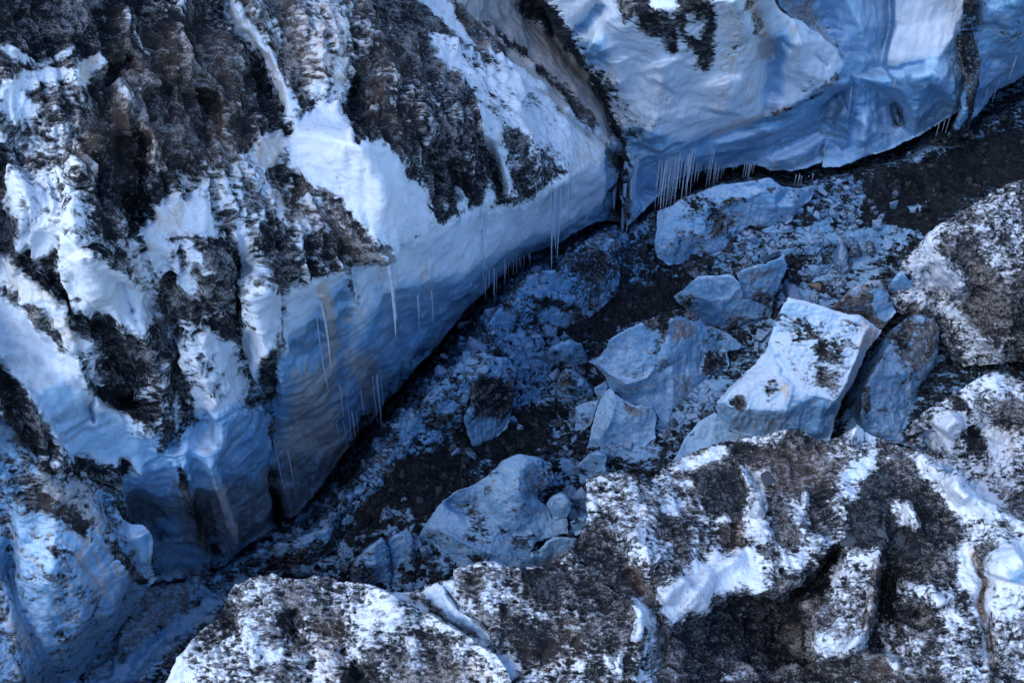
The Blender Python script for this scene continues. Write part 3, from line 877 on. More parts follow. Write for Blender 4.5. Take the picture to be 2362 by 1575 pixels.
# ------------------------------------------------------------------ the seracs of the upper right
piece('serac', 'ice_serac', 'broad white ice serac with tan streaks and dark debris, bulging over the icicle curtain', 'serac',
 '''T2 1300,-150,10.6 1480,250,8.2 1680,480,6.6 1800,700,4.7 1850,900,3.4 T0 1426,345,2.9 1424,420,2.1 1435,480,1.7 1450,520,1.0 1480,492,1 1500,470,1 1560,416,1.0
 1605,397,1.1 1680,388,1.0 1738,378,1 1775,392,.9 1829,396,.9 1880,380,.9 1925,362,1 1950,340,1.4 1962,260,3.0 T3 1195,560,4.3 1160,480,4.9 1125,435,5.8 1080,340,6.5 960,230,7.5 860,160,8.3 760,110,8.9
 690,60,9.4 640,-20,10.9 T0 1760,-220,13 1500,-220,13''',
 ['T0 1426,345,2.9 1490,362,3.3 T3 0,1010,3.0 200,930,3.2 380,870,3.5 560,825,3.7 700,785,3.9 880,650,4.7 1040,560,5.3 1125,450,5.7',
  'T3 650,0,10.4 640,250,8.2 655,500,5.9 610,770,3.9', 'T3 380,0,11 450,250,8.9 420,500,6.9 300,800,4.4', 'T3 830,300,8.0 850,500,6.2',
  'T0 1330,60,8.8', 'T2 2000,100,10.2 1900,400,7.5 1800,560,6.0', 'T2 2200,500,7.1 2150,800,5.0', 'T3 1100,640,3.0 900,850,2.2 600,1000,1.8 200,1100,1.6'],
 dict(d=.06, s=.05, b=.14), '''
 d .92 40 P 2 1230,-60 1420,-20 1560,150 1640,330 1740,470 1870,560 1980,760 2010,930 1850,950 1690,520 1460,280
 g .9 50 P 2 1230,-60 1420,-20 1560,150 1640,330 1740,470 1870,560 1980,760 2010,930 1960,1500 1850,1500 1850,950 1690,520 1460,280
 d .35 40 P 2 1830,600 2000,760 2140,760 2200,700 2200,860 2000,960 1900,900
 d .95 34 P 2 1880,-40 2352,-40 2352,250 2280,380 2220,330 2200,240 2100,220 2000,120 1930,150
 d .05 26 P 2 2050,-40 2352,-60 2352,60 2260,100 2150,60
 d .85 30 P 3 0,-40 240,-40 280,200 240,450 170,500 120,430 60,300 0,200
 d .3 30 P 3 0,200 60,300 120,430 170,520 60,460 0,380
 d .3 20 P 3 60,80 200,150 150,260 60,200
 s .5 70 P 3 280,-20 430,-20 540,250 560,420 420,520 260,500 290,200
 d .22 40 P 3 280,-20 430,-20 540,250 520,420 420,480 330,460 290,200
 s .75 34 S 3 480,-40 530,130 570,260 620,420
 d .45 22 S 3 470,-40 520,110 570,240
 s .0 20 S 3 380,-30 450,120 520,260
 s .45 80 P 3 260,520 560,440 620,600 500,800 200,740
 b .32 26 S 3 655,260 665,480 650,650 610,780
 b .35 26 P 3 690,200 820,180 700,420 650,400
 s .8 9 S 3 220,940 420,860 620,790 760,720
 s .7 7 S 3 300,870 520,800 700,700
 d .6 10 S 3 560,830 760,740 960,610 1110,480
 d .4 14 P 3 820,590 900,540 980,590 870,640
 d .3 8 S 3 930,380 1000,410 1040,450
 d .72 30 S 2 1890,940 1920,1100 1930,1300 1940,1500
 b .95 40 P 2 1870,960 2050,900 2200,980 2150,1200 2100,1400 1950,1500 1880,1300
 s .5 20 P 3 720,140 850,160 840,330 760,300
 b .62 30 P 3 0,1030 200,945 380,885 560,840 700,800 880,665 1040,575 1110,480 1300,500 1200,1300 0,1300
 b .6 40 P 2 1820,960 2000,900 2200,960 2352,1000 2352,1558 1900,1558
 b .55 12 P 2 1580,230 1700,130 1740,40 1800,60 1650,250
 b .1 20 P 2 1380,-40 1790,-60 1600,180 1450,220
 b .4 30 P 2 1600,330 1800,260 1830,460 1700,430
 s .55 16 S 2 1930,1040 1960,1300 1980,1500
 s .4 26 S 2 2180,600 2240,760 2200,840
 d .25 30 P 2 2130,680 2280,640 2260,800 2100,860
 ''', '''
 .45 30 G 2 1700,300 1760,330 1790,380
 -.35 18 G 2 1600,230 1720,120 1790,20
 .3 26 G 2 1880,400 1900,540 1880,600
 .35 30 G 2 2180,420 2220,520 2180,600
 .3 24 G 3 380,-40 450,120 530,270
 -.3 22 G 3 500,40 560,240 620,420
 .35 40 G 3 300,520 330,650 300,780
 -.35 24 G 3 650,230 665,500 640,700
 -.18 8 E 3 670,240 740,300 790,360
 -.15 7 E 3 930,370 1040,450
 -.2 16 G 3 0,1040 200,960 400,900 700,800
 .2 14 G 3 200,1020 450,960 750,880 1000,740
 -.22 14 G 3 550,1080 800,980 1000,860 1100,700
 .3 22 G 2 1920,1000 1960,1250 1970,1450
 -.4 30 G 2 2050,960 2100,1150 2060,1400
 ''', gs=2.6, blur=2.6, lump=.10, und=.20, flute=.10, strata=.14, scal=.05, rk=2.5, sink=3.2,  # left end: dirty drips, plus dark blue painted in as the recess's shade
 parts=[('snowy_face', 'T0 1100,-900 1820,-900 T3 640,-20 860,160 1125,435 1040,560 880,650 700,785 380,870 0,1010 T0 1490,362 1426,345 1200,100')])

piece('block_serac', 'ice_serac', 'tall ice serac with a bright square white block on top above a hollowed blue wall', 'serac',
 '''T3 640,-250,9.2 690,40,7.0 860,200,5.9 1000,330,5.0 1080,480,4.3 1100,620,3.4 1040,800,2.3 1000,1000,1.4 980,1130,.9 1100,1135,.9 1300,1056,.9 1450,1010,.9 1580,950,1.0 1720,880,1.1 1770,840,1.2 1860,790,1.5 1980,700,2.1 2010,500,3.1 1975,250,5.2 1965,0,7 2000,-250,8.6''',
 ['T3 1475,-40,7.3 1475,180,5.9 1440,300,5.2 1405,440,4.4 1500,452,4.4 1650,412,4.6 1790,362,4.9 1880,250,5.5 1920,100,6.3 1940,-20,7.1',
  'T3 950,0,7.0 1150,0,7.0', 'T3 1452,-60,6.5 1452,180,5.2 1418,300,4.5 1385,440,4.1', 'T3 1000,120,6.0 1100,330,5.0 1230,530,3.8', 'T3 1250,200,5.8 1300,400,4.5', 'T3 1200,800,2.2 1300,850,2.0',
  'T3 1500,600,3.5 1700,540,4.0 1880,560,3.6 1900,700,2.7', 'T3 1470,700,2.2 1500,850,1.5', 'T3 1620,800,2.3'],
 dict(d=.04, s=.02, b=.62), '''
 d .25 40 P 3 640,-60 900,-60 1080,200 1180,480 1120,470 960,240 760,110
 s .8 30 P 3 640,-60 860,-60 1000,160 1100,400 960,240 760,110
 b .30 30 P 3 930,-60 1480,-60 1480,180 1160,240
 b .02 10 P 3 1475,-60 1475,180 1445,300 1408,445 1500,455 1650,415 1790,365 1885,250 1940,60 1940,-60
 s .35 26 P 3 1780,-60 1960,-60 1940,100 1880,250 1780,200
 b .7 50 P 3 1090,600 1400,480 1900,400 1960,700 1600,960 1000,1150
 b .45 40 P 3 1550,600 1850,520 1900,700 1650,800
 b .4 30 P 3 1180,760 1300,760 1280,1000 1180,1000
 d .3 20 P 3 1780,280 1900,300 1940,480 1850,420
 s .3 40 P 3 1750,380 1920,380 1960,700 1850,760
 d .6 12 P 3 1470,690 1530,760 1560,900 1480,860
 ''', '''
 -.5 14 G 3 1485,690 1500,780 1530,860
 -.3 30 G 3 1420,560 1440,700 1400,900
 .35 26 G 3 1560,560 1700,520 1850,560
 -.25 14 G 3 1240,500 1350,460 1500,470 1700,430
 -.3 20 G 3 1150,520 1120,760 1060,980
 .25 20 G 3 1270,720 1280,860 1250,1000
 -.12 5 E 3 1475,140 1480,200 1450,270
 ''', gs=2.6, blur=2.6, lump=.08, und=.16, flute=.10, strata=.10, lines_k=.5, rk=1.9, sink=3.2,
 parts=[('bright_block', 'T3 1475,-400 1475,180 1440,300 1405,440 1500,452 1650,412 1790,362 1880,250 1920,100 1980,-400')])

piece('far_wall', 'ice_wall', 'blue ice wall at the right edge overhanging a black cave mouth', 'ice wall',
 '''T3 1990,-250,7.4 2700,-250,9 2800,250,3.6 2500,400,2.0 2352,510,1.5 2140,640,1.3 2000,830,.8 1960,900,.7 1950,600,2.7 1970,300,4.7''',
 ['T3 2700,150,5 2352,350,3.3 2250,430,3.0 2080,600,2.3', 'T3 2100,100,6.3 2200,300,4.6', 'T3 2352,0,7.3'],
 dict(d=.12, b=.72), '''
 d .5 60 P 3 1960,0 2080,0 2060,300 2000,500
 d .38 60 P 3 2150,100 2352,0 2352,260 2250,400
 b .9 30 P 3 2352,360 2250,440 2080,610 2000,860 2352,560
 s .4 40 P 3 2352,360 2250,440 2080,610 2060,700 2352,500
 ''', '''
 -.3 26 G 3 2100,150 2150,300 2130,450
 ''', gs=3, blur=5, lump=.1, und=.2, flute=.1, strata=.08, lines_k=.5, sink=3.2)

piece('pillar', 'ice_pillar', 'dark ragged column of dirty ice between the block serac and the right hand wall', 'ice pillar',
 '''T3 1950,-150,8 2040,-150,8 2030,100,6.6 2010,230,5.6 2060,420,4.4 2050,560,3.4 2010,740,2.3 1990,880,1.2 2060,980,.4 1900,1000,.3 1760,980,.4 1700,960,.5 1850,880,1.2 1910,740,2.4 1950,580,3.3 1920,420,4.4 1890,300,5.2 1930,150,6.4''',
 ['T3 1980,-50,7.6 1960,230,5.8 2000,450,4.5 1990,650,3.2 1930,870,1.5'], dict(d=.82, s=.2, b=.7), '''
 d .35 10 S 3 1960,560 1950,720 1900,860
 ''', '''
 .25 8 G 3 1960,300 2000,500 1950,760 1880,900
 -.2 8 G 3 2010,350 2030,540 1980,720
 ''', gs=2.4, blur=3, lump=.15, und=.12, flute=.25, jit=3, detail=1.6, sink=1.5)

# ------------------------------------------------------------------ lower left
piece('fin_serac', 'ice_serac', 'grey ice serac at the lower left with a curled white tongue on its edge', 'serac',
 '''T4 -750,400,11 0,930,8.4 180,1130,7.5 330,1360,6.4 480,1545,5.7 T7 620,190,5.0 760,240,4.5 800,300,4.1 790,370,3.9 830,440,3.6 900,480,3.5 970,490,3.4 1020,530,3.2 1042,600,2.8 1035,680,2.4 1022,740,1.9 1062,850,1.2 1010,900,1.0 960,1000,.7 900,1080,.5 750,1270,.2 640,1400,.0 520,1545,-.2 400,1750,-.4 -200,2300,-1 -750,2300,1''',
 ['T7 -400,-100,9.0 0,-60,7.5 200,60,6.9 420,250,6.0', 'T7 130,330,5.9 380,380,5.4 560,500,4.6 720,620,3.8 860,760,2.9 1000,920,1.1',
  'T7 620,330,4.9 800,620,3.6 960,760,2.1', 'T7 330,1260,1.7 500,1225,1.5 760,1100,1.2',
  'T7 110,420,5.5 145,700,4.3 180,950,3.3 300,1220,2.0 480,1540,-.2', 'T7 60,480,4.6 70,800,3.1 130,1050,2.5 280,1350,1.0 400,1560,-.3',
  'T7 0,820,3.7 90,1130,2.7 150,1530,1.2', 'T7 -300,900,4', 'T7 600,900,3.1', 'T7 350,800,4.3'],
 dict(d=.36, s=.34, b=.5), '''
 d .72 60 P 4 -700,500 0,960 400,1400 560,1700 300,1700 0,1300 -700,1000
 s .6 60 P 4 -700,500 0,960 400,1400 560,1700 300,1700 0,1300 -700,1000
 d .55 60 P 7 -100,0 250,50 200,250 60,420 -100,350
 d .62 50 P 7 220,0 520,60 640,260 700,560 500,480 250,360 220,120
 s .8 50 P 7 220,0 520,60 640,260 700,560 500,480 250,360 220,120
 d .78 30 S 7 160,330 300,330 440,420 600,530
 d .35 40 P 7 600,150 800,250 860,480 980,700 1000,900 860,760 720,560
 d .02 14 P 7 830,450 900,480 970,490 1020,530 1042,600 1030,680 1015,740 930,680 880,600 850,520
 d .85 16 S 7 740,600 800,680 900,810 1000,900
 d .7 10 S 7 620,160 700,220 780,270 790,360
 s .7 10 S 7 1042,620 1030,700 1065,850
 s .45 60 P 7 420,450 700,620 960,930 800,1000 600,850
 d .1 50 P 7 430,520 760,760 840,960 700,1000 500,800
 s .95 6 S 7 600,560 540,650 480,780
 s .95 5 S 7 470,660 560,760 700,920 730,980
 b .55 50 P 7 300,1180 760,1020 1000,900 640,1420 450,1558
 d .4 30 P 7 120,420 200,560 220,760 180,900 140,700
 d .5 16 S 7 280,650 400,680 480,650
 b .7 40 P 7 -100,500 60,560 120,720 170,960 300,1230 440,1558 380,1558 200,1200 60,860 -100,760
 d .5 30 P 7 -50,480 60,560 110,700 60,720
 b .35 40 P 7 -100,760 60,860 180,1200 260,1558 -100,1558
 s .6 30 S 7 60,1050 110,1200 160,1350
 b .6 30 P 7 120,1300 260,1350 400,1558 160,1558
 ''', '''
 -.5 40 G 4 0,980 200,1200 380,1480
 -.25 18 G 7 650,240 760,420 880,640 980,860
 -.12 6 E 7 470,660 560,760 700,930
 .25 24 G 7 960,520 1000,640 1000,760
 -.2 12 G 7 330,1240 520,1210 760,1080
 .18 10 G 7 320,1300 560,1240 780,1140
 -.3 30 G 7 200,1250 300,1420 380,1558
 ''', gs=2.8, blur=6, lump=.10, und=.20, flute=.10, strata=.05, scal=.05, lines_k=.5, sink=1.0,
 parts=[('ice_tongue', 'T7 790,370 830,440 900,480 970,490 1020,530 1060,600 1080,880 1000,800 930,690 870,590 830,500')])
# ------------------------------------------------------------------ crevasse floor
EDGE = pts('''T0 300,1370,.1 360,1352,.1 500,1332,.2 575,1282,.3 655,1248,.4 730,1217,.5 790,1167,.6 840,1102,.7 872,1052,.8 889,1032,.9 913,995,1 940,952,1 970,930,1 998,896,1 1062,830,1
 1072,811,1 1106,777,1 1120,753,1 1151,706,1 1188,658,1 1212,634,1 1236,627,1 1277,626,1 1320,592,.9 1358,557,.8 1402,532,.8 1440,547,.6 1490,507,.5 1560,457,.6 1623,443,.8 1664,429,1
 1766,416,1.1 1793,426,1 1827,436,.8 1868,429,.8 1919,416,.7 1970,405,.6 2038,385,.6 2099,371,.5 2140,344,.4 2250,304,.1 2293,280,.1 2362,236,.1 2450,190,0''')
SLIT = EDGE + np.array([-12, -16, -1.3])
piece('ground', 'ground', None, None,
 '''T0 -300,2000,-1.6 -300,1250,-1.6 350,1250,-1.6 560,1200,-1.6 700,1120,-1.6 830,1000,-1.6 1000,800,-1.6 1150,600,-1.6 1380,450,-1.6 1560,330,-1.6 1800,330,-1.6 2000,300,-1.6 2150,240,-1.6 2250,170,-1.6 2450,60,-1.6 2750,60,-.6 2750,1150,0 2000,1250,0 1400,1400,0 1000,1450,0 600,1500,-.3 300,2000,-1.0''',
 [EDGE, SLIT, 'T0 480,1400,-.2 600,1310,0 750,1270,0 900,1150,.1 1000,1070,.1 1100,1030,.1 1250,920,0 1350,760,.1 1500,640,0 1700,580,.1 1950,500,0 2150,430,-.1 2352,330,0',
  'T0 380,1480,-.7 250,1575,-1.2', 'T0 440,1460,-.9', 'T0 1200,1150,0', 'T0 1700,700,0 2000,600,0', 'T0 1500,900,0'],
 dict(d=.67, s=0, b=.9, g=1), '''
 d .97 60 P 5 1560,680 1700,640 1900,480 2352,330 2352,560 1950,640 1800,740 1500,720
 d .95 50 P 8 0,150 300,100 700,-60 1000,-200 1300,-300 1500,-300 1300,0 950,60 700,300 500,420 200,560
 d .95 60 P 3 1250,1250 1650,1100 2000,1000 2352,800 2352,1250 1900,1350 1700,1560 1300,1560
 d .55 40 S 0 575,1275 720,1225 850,1110 940,970 1070,830 1150,730 1220,650 1380,560 1500,520
 g .2 60 S 0 575,1275 720,1225 850,1110 940,970 1070,830 1150,730 1220,650 1380,560 1500,520
 d .45 30 P 5 960,760 1250,740 1500,740 1700,900 1480,960 1340,960 1200,1000 1160,900
 dg .2 30 P 5 1130,850 1300,830 1350,920 1200,940
 d .5 20 P 5 1180,1220 1400,1210 1460,1180 1480,1000 1220,1000
 d .3 20 P A 400,1430 700,1450 760,1568 200,1568 300,1490
 d .35 30 P A 740,1290 900,1150 1080,940 1290,930 1240,1080 1100,1200 960,1300 800,1420
 d .15 20 P A 1050,1050 1120,940 1270,950 1220,1100 1080,1150
 d .45 26 P 6 400,60 900,0 1400,20 1600,60 1500,160 1200,130 900,200 700,180
 d .12 12 S 6 640,190 800,150 950,110 1200,60 1500,30
 d .4 26 P 6 850,300 1000,230 1330,130 1400,200 1300,400 1100,450 900,400
 d .12 16 P 6 1130,230 1250,150 1340,150 1300,240 1180,290 1120,320
 d .3 22 P 6 700,400 880,420 1060,500 1040,570 850,520 680,560
 d .45 30 P C 1380,1250 1700,1080 2265,1000 2265,1300 1700,1340
 d .5 30 P 3 860,1230 1250,1240 1250,1500 1000,1500
 d .25 14 P 3 1150,1290 1240,1280 1240,1350 1170,1360
 d .3 12 P 3 1570,1400 1690,1380 1660,1430 1580,1440
 d .3 20 S 3 1590,1080 1680,1000 1750,950 1850,980 1950,900
 d .75 40 P 6 1650,950 2352,900 2352,1050 2100,1000 1800,1150 1640,1280
 d .25 26 P 6 1530,1200 1600,1230 1540,1360 1480,1500 1380,1470
 d .35 20 P 8 330,540 500,530 560,600 420,700 380,900 640,870 560,930 360,930
 d .4 16 P B 1480,260 1640,240 1720,330 1600,420 1480,380
 d .15 16 P B 1780,380 1960,380 1960,480 1780,460
 d .35 20 P B 1560,560 1760,560 1760,860 1600,860
 d .45 20 P 8 330,400 480,380 520,460 400,480
 d .35 40 P 7 1100,750 1500,700 1800,730 1500,860 1250,860
 b .8 60 P 7 900,950 1500,860 1700,900 1400,1100 900,1600 300,1600
 d .12 40 P 7 1400,1000 1560,980 1300,1200 860,1600 560,1600 900,1350 1150,1180
 d .25 50 P 7 1050,850 1300,860 1400,950 1150,1180 850,1380 520,1580 700,1350 960,1000
 s .7 50 P 7 1050,880 1300,880 1380,960 1150,1180 850,1380 520,1580 700,1350 960,1000
 g .0 20 P 7 500,820 1500,700 1800,850 900,1700 200,1700
 ''', '''
 .3 20 G 0 590,1285 760,1225 870,1090 960,950
 .25 16 G 6 850,330 1000,250 1330,150
 .2 14 G 6 640,190 900,120 1300,60
 -.3 14 G 7 1150,1200 1000,1380 850,1558
 ''', gs=3, blur=5, lump=.30, und=.10, flute=.02, scal=.07, jit=0, minz=-9, off=1.0, kind='structure', detail=1.5)

# ------------------------------------------------------------------ ice mounds and fallen blocks
BL = dict(gs=2.3, blur=2.2, lump=.09, und=.11, flute=.12, rk=1.5, scal=.045, jit=2.5, und_w=1.1, detail=1.5, off=1.0, bb=.62, floor_d=.10)
def block(key, name, label, cat, outline, lines=(), base=None, ops='', relief='', **k):
    piece(key, name, label, cat, outline, lines, base, ops, relief, **dict(BL, **k))

block('mound', 'ice_mound', 'long pale ice mound lying against the wall under the icicle curtain', 'ice mound',
 '''TC 600,900,.9 740,840,1.2 860,760,1.3 960,740,1.4 1040,715,1.5 1100,680,1.6 1240,630,1.7 1350,630,1.7 1480,610,1.8 1660,572,2.0 1720,568,2.0 1780,600,1.9 1850,650,1.6 1930,670,1.4 2050,665,1.2 2160,640,1.1 2150,760,.7 2010,900,.4 1930,1020,.2 1760,1060,.15 1500,1100,.1 1380,1200,.1 1220,1340,.05 1080,1355,.05 940,1360,.05 860,1425,.05 700,1445,.1 600,1380,.3 560,1200,.6''',
 ['TC 1650,590,1.95 1620,700,1.5 1250,830,1.2', 'TC 1720,580,1.95 1790,690,1.6 1760,850,1.1 1640,1010,.4', 'TC 1100,900,1.1 1050,1100,.8 1160,1300,.3', 'TC 800,960,1.0 800,1200,.75', 'TC 1960,860,.9 1980,930,.5 1900,1010,.25', 'TC 1820,800,1.0'],
 dict(d=.22, b=.45), '''
 d .5 40 P C 860,740 1050,720 1250,850 1400,1000 1300,1200 1100,1100 900,950
 d .12 30 P C 1100,690 1350,640 1640,600 1600,700 1280,800 1150,760
 d .1 30 P C 1280,850 1600,740 1560,900 1500,1060 1420,900
 d .7 12 S C 1160,950 1250,1050 1300,1180
 d .6 8 S C 1260,830 1350,800 1500,780
 b .7 40 P C 620,1200 900,1180 1150,1250 1150,1400 700,1440
 s .5 30 P C 1050,950 1250,1100 1200,1200 1080,1080
 ''', '.12 9 E C 1260,830 1350,800 1500,770 1640,700')
block('ramp', 'ice_mound', 'dirt speckled ice mound leaning at the foot of the cliff beside the black slit', 'ice mound',
 '''T5 985,740,1.0 1000,690,1.2 1030,640,1.3 1085,555,1.4 1110,525,1.5 1190,430,1.6 1262,345,1.7 1330,312,1.8 1460,303,1.9 1520,230,1.9 1620,150,1.8 1700,90,1.7 1830,25,1.6 1900,120,1.4 1910,330,.8 1890,470,.4 1700,630,.15 1500,710,.1 1320,735,.1 1150,750,.2''',
 ['T5 1330,330,1.8 1460,320,1.85 1560,360,1.3 1700,300,1.4', 'T5 1400,500,1.1 1370,560,.8', 'T5 1150,600,1.2', 'T5 1650,480,.8', 'T5 1800,200,1.4'],
 dict(d=.5, b=.5), '''
 d .18 26 P 5 1260,350 1330,320 1470,320 1540,380 1400,480 1250,480
 d .22 30 P 5 1430,520 1650,480 1680,600 1500,690 1400,620
 d .75 40 P 5 1560,200 1800,100 1880,300 1750,420 1600,330
 d .8 16 S 5 1350,560 1450,520 1600,560 1640,640
 d .15 30 P 5 1030,650 1100,560 1180,600 1150,720 1050,730
 d .85 30 P 5 1300,640 1420,660 1400,740 1280,740
 ''', '-.12 10 G 5 1360,560 1480,540 1640,620\n .1 9 G 5 1400,470 1520,520 1650,490')
block('dark_boulder', 'ice_boulder', 'dark dirt faced ice boulder with a white snowy foot in the middle of the crevasse', 'ice boulder',
 '''T5 850,855,1.5 900,850,1.6 930,830,1.7 1050,880,1.8 1150,895,1.8 1215,985,1.5 1190,1060,1.2 1195,1200,.8 1150,1370,.4 1060,1440,.2 930,1545,0 890,1450,.2 865,1400,.3 850,1300,.6 900,1180,.9 890,1060,1.2 850,1000,1.3''',
 ['T5 890,1040,1.5 1000,1000,1.65 1180,1010,1.55', 'T5 950,1280,.8 1150,1270,.75', 'T5 1080,1340,.6'], dict(d=.35, b=.45), '''
 d .97 26 P 5 890,1070 960,1030 1100,1040 1190,1100 1180,1250 1120,1300 900,1300
 d .1 14 P 5 880,1400 930,1330 1010,1310 1090,1360 1140,1330 1140,1400 1060,1440 930,1545
 ''', gs=2.2, lump=.1, parts=[('snowy_foot', 'T5 860,1390 930,1320 1010,1300 1090,1350 1160,1310 1160,1400 1060,1480 900,1600')])
block('rubble_mound', 'ice_mound', 'low frosted mound of broken ice along the edge of the black slit', 'ice mound',
 '''T5 300,1500,.9 390,1390,1.0 475,1250,1.1 560,1195,1.2 650,1095,1.3 770,990,1.3 840,890,1.4 900,1000,1.2 890,1150,.9 860,1270,.6 760,1330,.4 600,1400,.3 480,1480,.2 380,1540,.3''',
 ['T5 560,1230,1.25 700,1150,1.2 840,1050,1.2', 'T5 500,1350,.8'], dict(d=.42, b=.5), 'd .8 30 P 5 560,1330 700,1260 860,1260 800,1340 600,1400', '', lump=.14, scal=.1)
block('left_heap', 'ice_mound', 'dark frosted heap of ice and grit near the left end of the slit', 'ice mound',
 '''T7 1640,760,.4 1700,700,.9 1780,640,1.0 1900,600,1.1 2050,560,1.1 2180,510,1.1 2290,400,1.2 2352,280,1.3 T8 120,180,1.3 200,200,.9 160,330,.5 40,480,.2 T7 2300,640,.15 2100,760,.1 1850,800,.1''',
 ['T7 1900,640,1.0 2100,600,1.0', 'T8 100,260,1.0'], dict(d=.72, b=.6), 'd .4 18 S 7 1700,710 1850,650 2000,620 2200,520 2300,400\n d .3 12 S 8 60,300 200,200 300,280', '', lump=.16)

block('round_boulder', 'ice_boulder', 'rounded ice boulder speckled with grit, left of the big blue block', 'ice boulder',
 'T5 1468,1150,.3 1478,1080,.7 1500,1010,1.0 1540,968,1.1 1600,975,1.1 1680,1040,.9 1748,1130,.5 1700,1180,.25 1610,1222,.1 1500,1212,.1', ['T5 1560,1050,1.05 1620,1100,.9'],
 dict(d=.35, b=.45), 'd .72 26 P 5 1520,1020 1600,1010 1650,1080 1600,1170 1520,1130', roll=(14, .25))
block('small_boulder', 'ice_boulder', 'pale lumpy ice boulder just above the rounded gritty one', 'ice boulder',
 'T5 1395,860,.6 1440,820,.9 1500,785,1.1 1570,768,1.1 1650,800,1.0 1690,880,.7 1700,920,.5 1640,950,.3 1520,965,.2 1440,955,.2 1410,920,.4', ['T5 1460,840,1.0 1560,860,.9 1640,900,.6'],
 dict(d=.35, b=.45), 'd .1 16 P 5 1420,840 1500,790 1560,800 1520,840 1440,860', roll=(10, .2))

block('blue_block', 'ice_block', 'large clear blue ice block with a white slanting top and debris along its ridge', 'ice block',
 '''TA 190,800,1.5 230,775,1.6 270,760,1.7 340,690,2.0 370,612,2.2 500,540,2.4 620,490,2.5 750,430,2.6 830,400,2.7 950,390,2.7 1060,430,2.6 1130,520,2.2 1250,550,1.9 1400,660,1.3 1380,700,1.1 1290,720,1.0 1300,830,.5 1260,920,.15 1100,940,.2 1060,1000,.15 980,1100,.1 870,1170,.1 830,1280,.0 760,1295,.0 720,1180,.3 620,1160,.3 500,1110,.5 430,1040,.8 360,1000,1.0 320,900,1.3 250,830,1.45''',
 ['TA 270,820,1.6 340,870,1.55 420,930,1.5 500,972,1.45 640,925,1.55 710,850,1.75 820,760,2.05', 'TA 740,540,2.5 710,640,2.35 720,740,2.1', 'TA 840,460,2.7 850,600,2.4', 'TA 1000,600,2.2 1110,700,1.5 1060,860,.8', 'TA 860,900,1.25 860,1150,.2', 'TA 620,1050,.7 800,1060,.55', 'TA 430,700,2.05', 'TA 1200,680,1.2'],
 dict(d=.10, b=.38), '''
 d .88 20 P A 600,500 830,390 1000,390 1070,450 960,460 850,460 830,560 760,640 740,540 640,550
 d .5 14 S A 760,620 700,700 640,800 600,880 540,930
 d .42 16 S A 850,780 760,840 720,860
 s .8 18 P A 840,460 1000,470 1040,600 900,660 840,640
 d .2 16 P A 840,460 960,460 1010,560 900,660 850,620
 d .28 16 P A 1060,560 1250,560 1360,660 1180,700 1080,660
 b .8 30 P A 500,970 640,930 860,900 860,1150 700,1150 500,1080
 b .65 30 P A 830,720 1080,680 1100,800 1000,870 860,900
 s .6 26 P A 860,900 1060,900 960,1100 860,1160
 d .75 30 P A 1120,720 1290,720 1290,840 1180,930 1080,900
 b .55 14 P A 320,900 420,940 500,980 500,1090 430,1040
 ''', '''
 .12 8 E A 270,820 420,930 500,972 640,925 720,840
 -.15 12 G A 760,860 860,820 1000,860
 -.12 10 G A 1040,640 1100,740 1060,860
 ''', parts=[('snowy_top', 'TA 100,800 270,820 340,870 420,930 500,972 640,925 710,850 760,740 740,600 740,380 300,560')])
block('pyramid', 'ice_block', 'pyramid shaped ice block with one bright snowy flank, in front of the big blue one', 'ice block',
 '''TA 180,1500,.0 200,1400,.3 215,1330,.5 250,1200,.95 290,1090,1.3 330,1030,1.5 375,1000,1.6 410,1040,1.55 480,1090,1.4 560,1140,1.3 620,1140,1.3 700,1150,1.15 730,1200,.95 725,1400,.2 640,1465,.05 560,1465,.05 420,1440,.05 330,1485,.0''',
 ['TA 380,1005,1.6 415,1120,1.4 370,1260,.95 290,1400,.4 210,1440,.15', 'TA 450,1110,1.4 530,1235,1.0 640,1225,.95', 'TA 540,1350,.5'],
 dict(d=.12, b=.45), '''
 b .05 10 P A 200,1400 250,1200 290,1090 330,1030 375,1000 412,1110 375,1250 290,1400
 d .25 12 P A 320,1150 390,1150 370,1240 330,1230
 d .6 16 P A 430,1060 560,1140 700,1160 640,1180 500,1180
 s .8 16 P A 460,1120 620,1150 620,1230 530,1240
 s .3 30 P A 560,1250 720,1200 720,1400 620,1440
 ''', '.08 7 E A 380,1005 415,1120 370,1260 290,1400', blur=2, parts=[('snowy_flank', 'TA 100,1500 200,1380 250,1150 330,1000 375,960 412,1120 370,1260 290,1400 210,1440')])
block('shard', 'ice_block', 'thin grey blue slab of ice leaning on the left of the pyramid block', 'ice block',
 'TA 82,1160,.75 130,1130,.85 180,1108,.95 285,1085,1.1 250,1190,.75 215,1300,.35 110,1372,.05 30,1395,0 85,1340,.1 95,1260,.4', ['TA 170,1200,.75'], dict(d=.3, b=.5), 'd .1 10 S A 82,1160 180,1110 280,1090', blur=2)
block('white_chip', 'ice_chunk', 'small white chip of ice wedged between the rounded boulder and the blue block', 'ice chunk',
 'TA 238,1002,.75 290,970,.9 335,945,1.0 355,1000,.8 300,1078,.4 262,1062,.4', [], dict(d=.04, b=.25), blur=2)

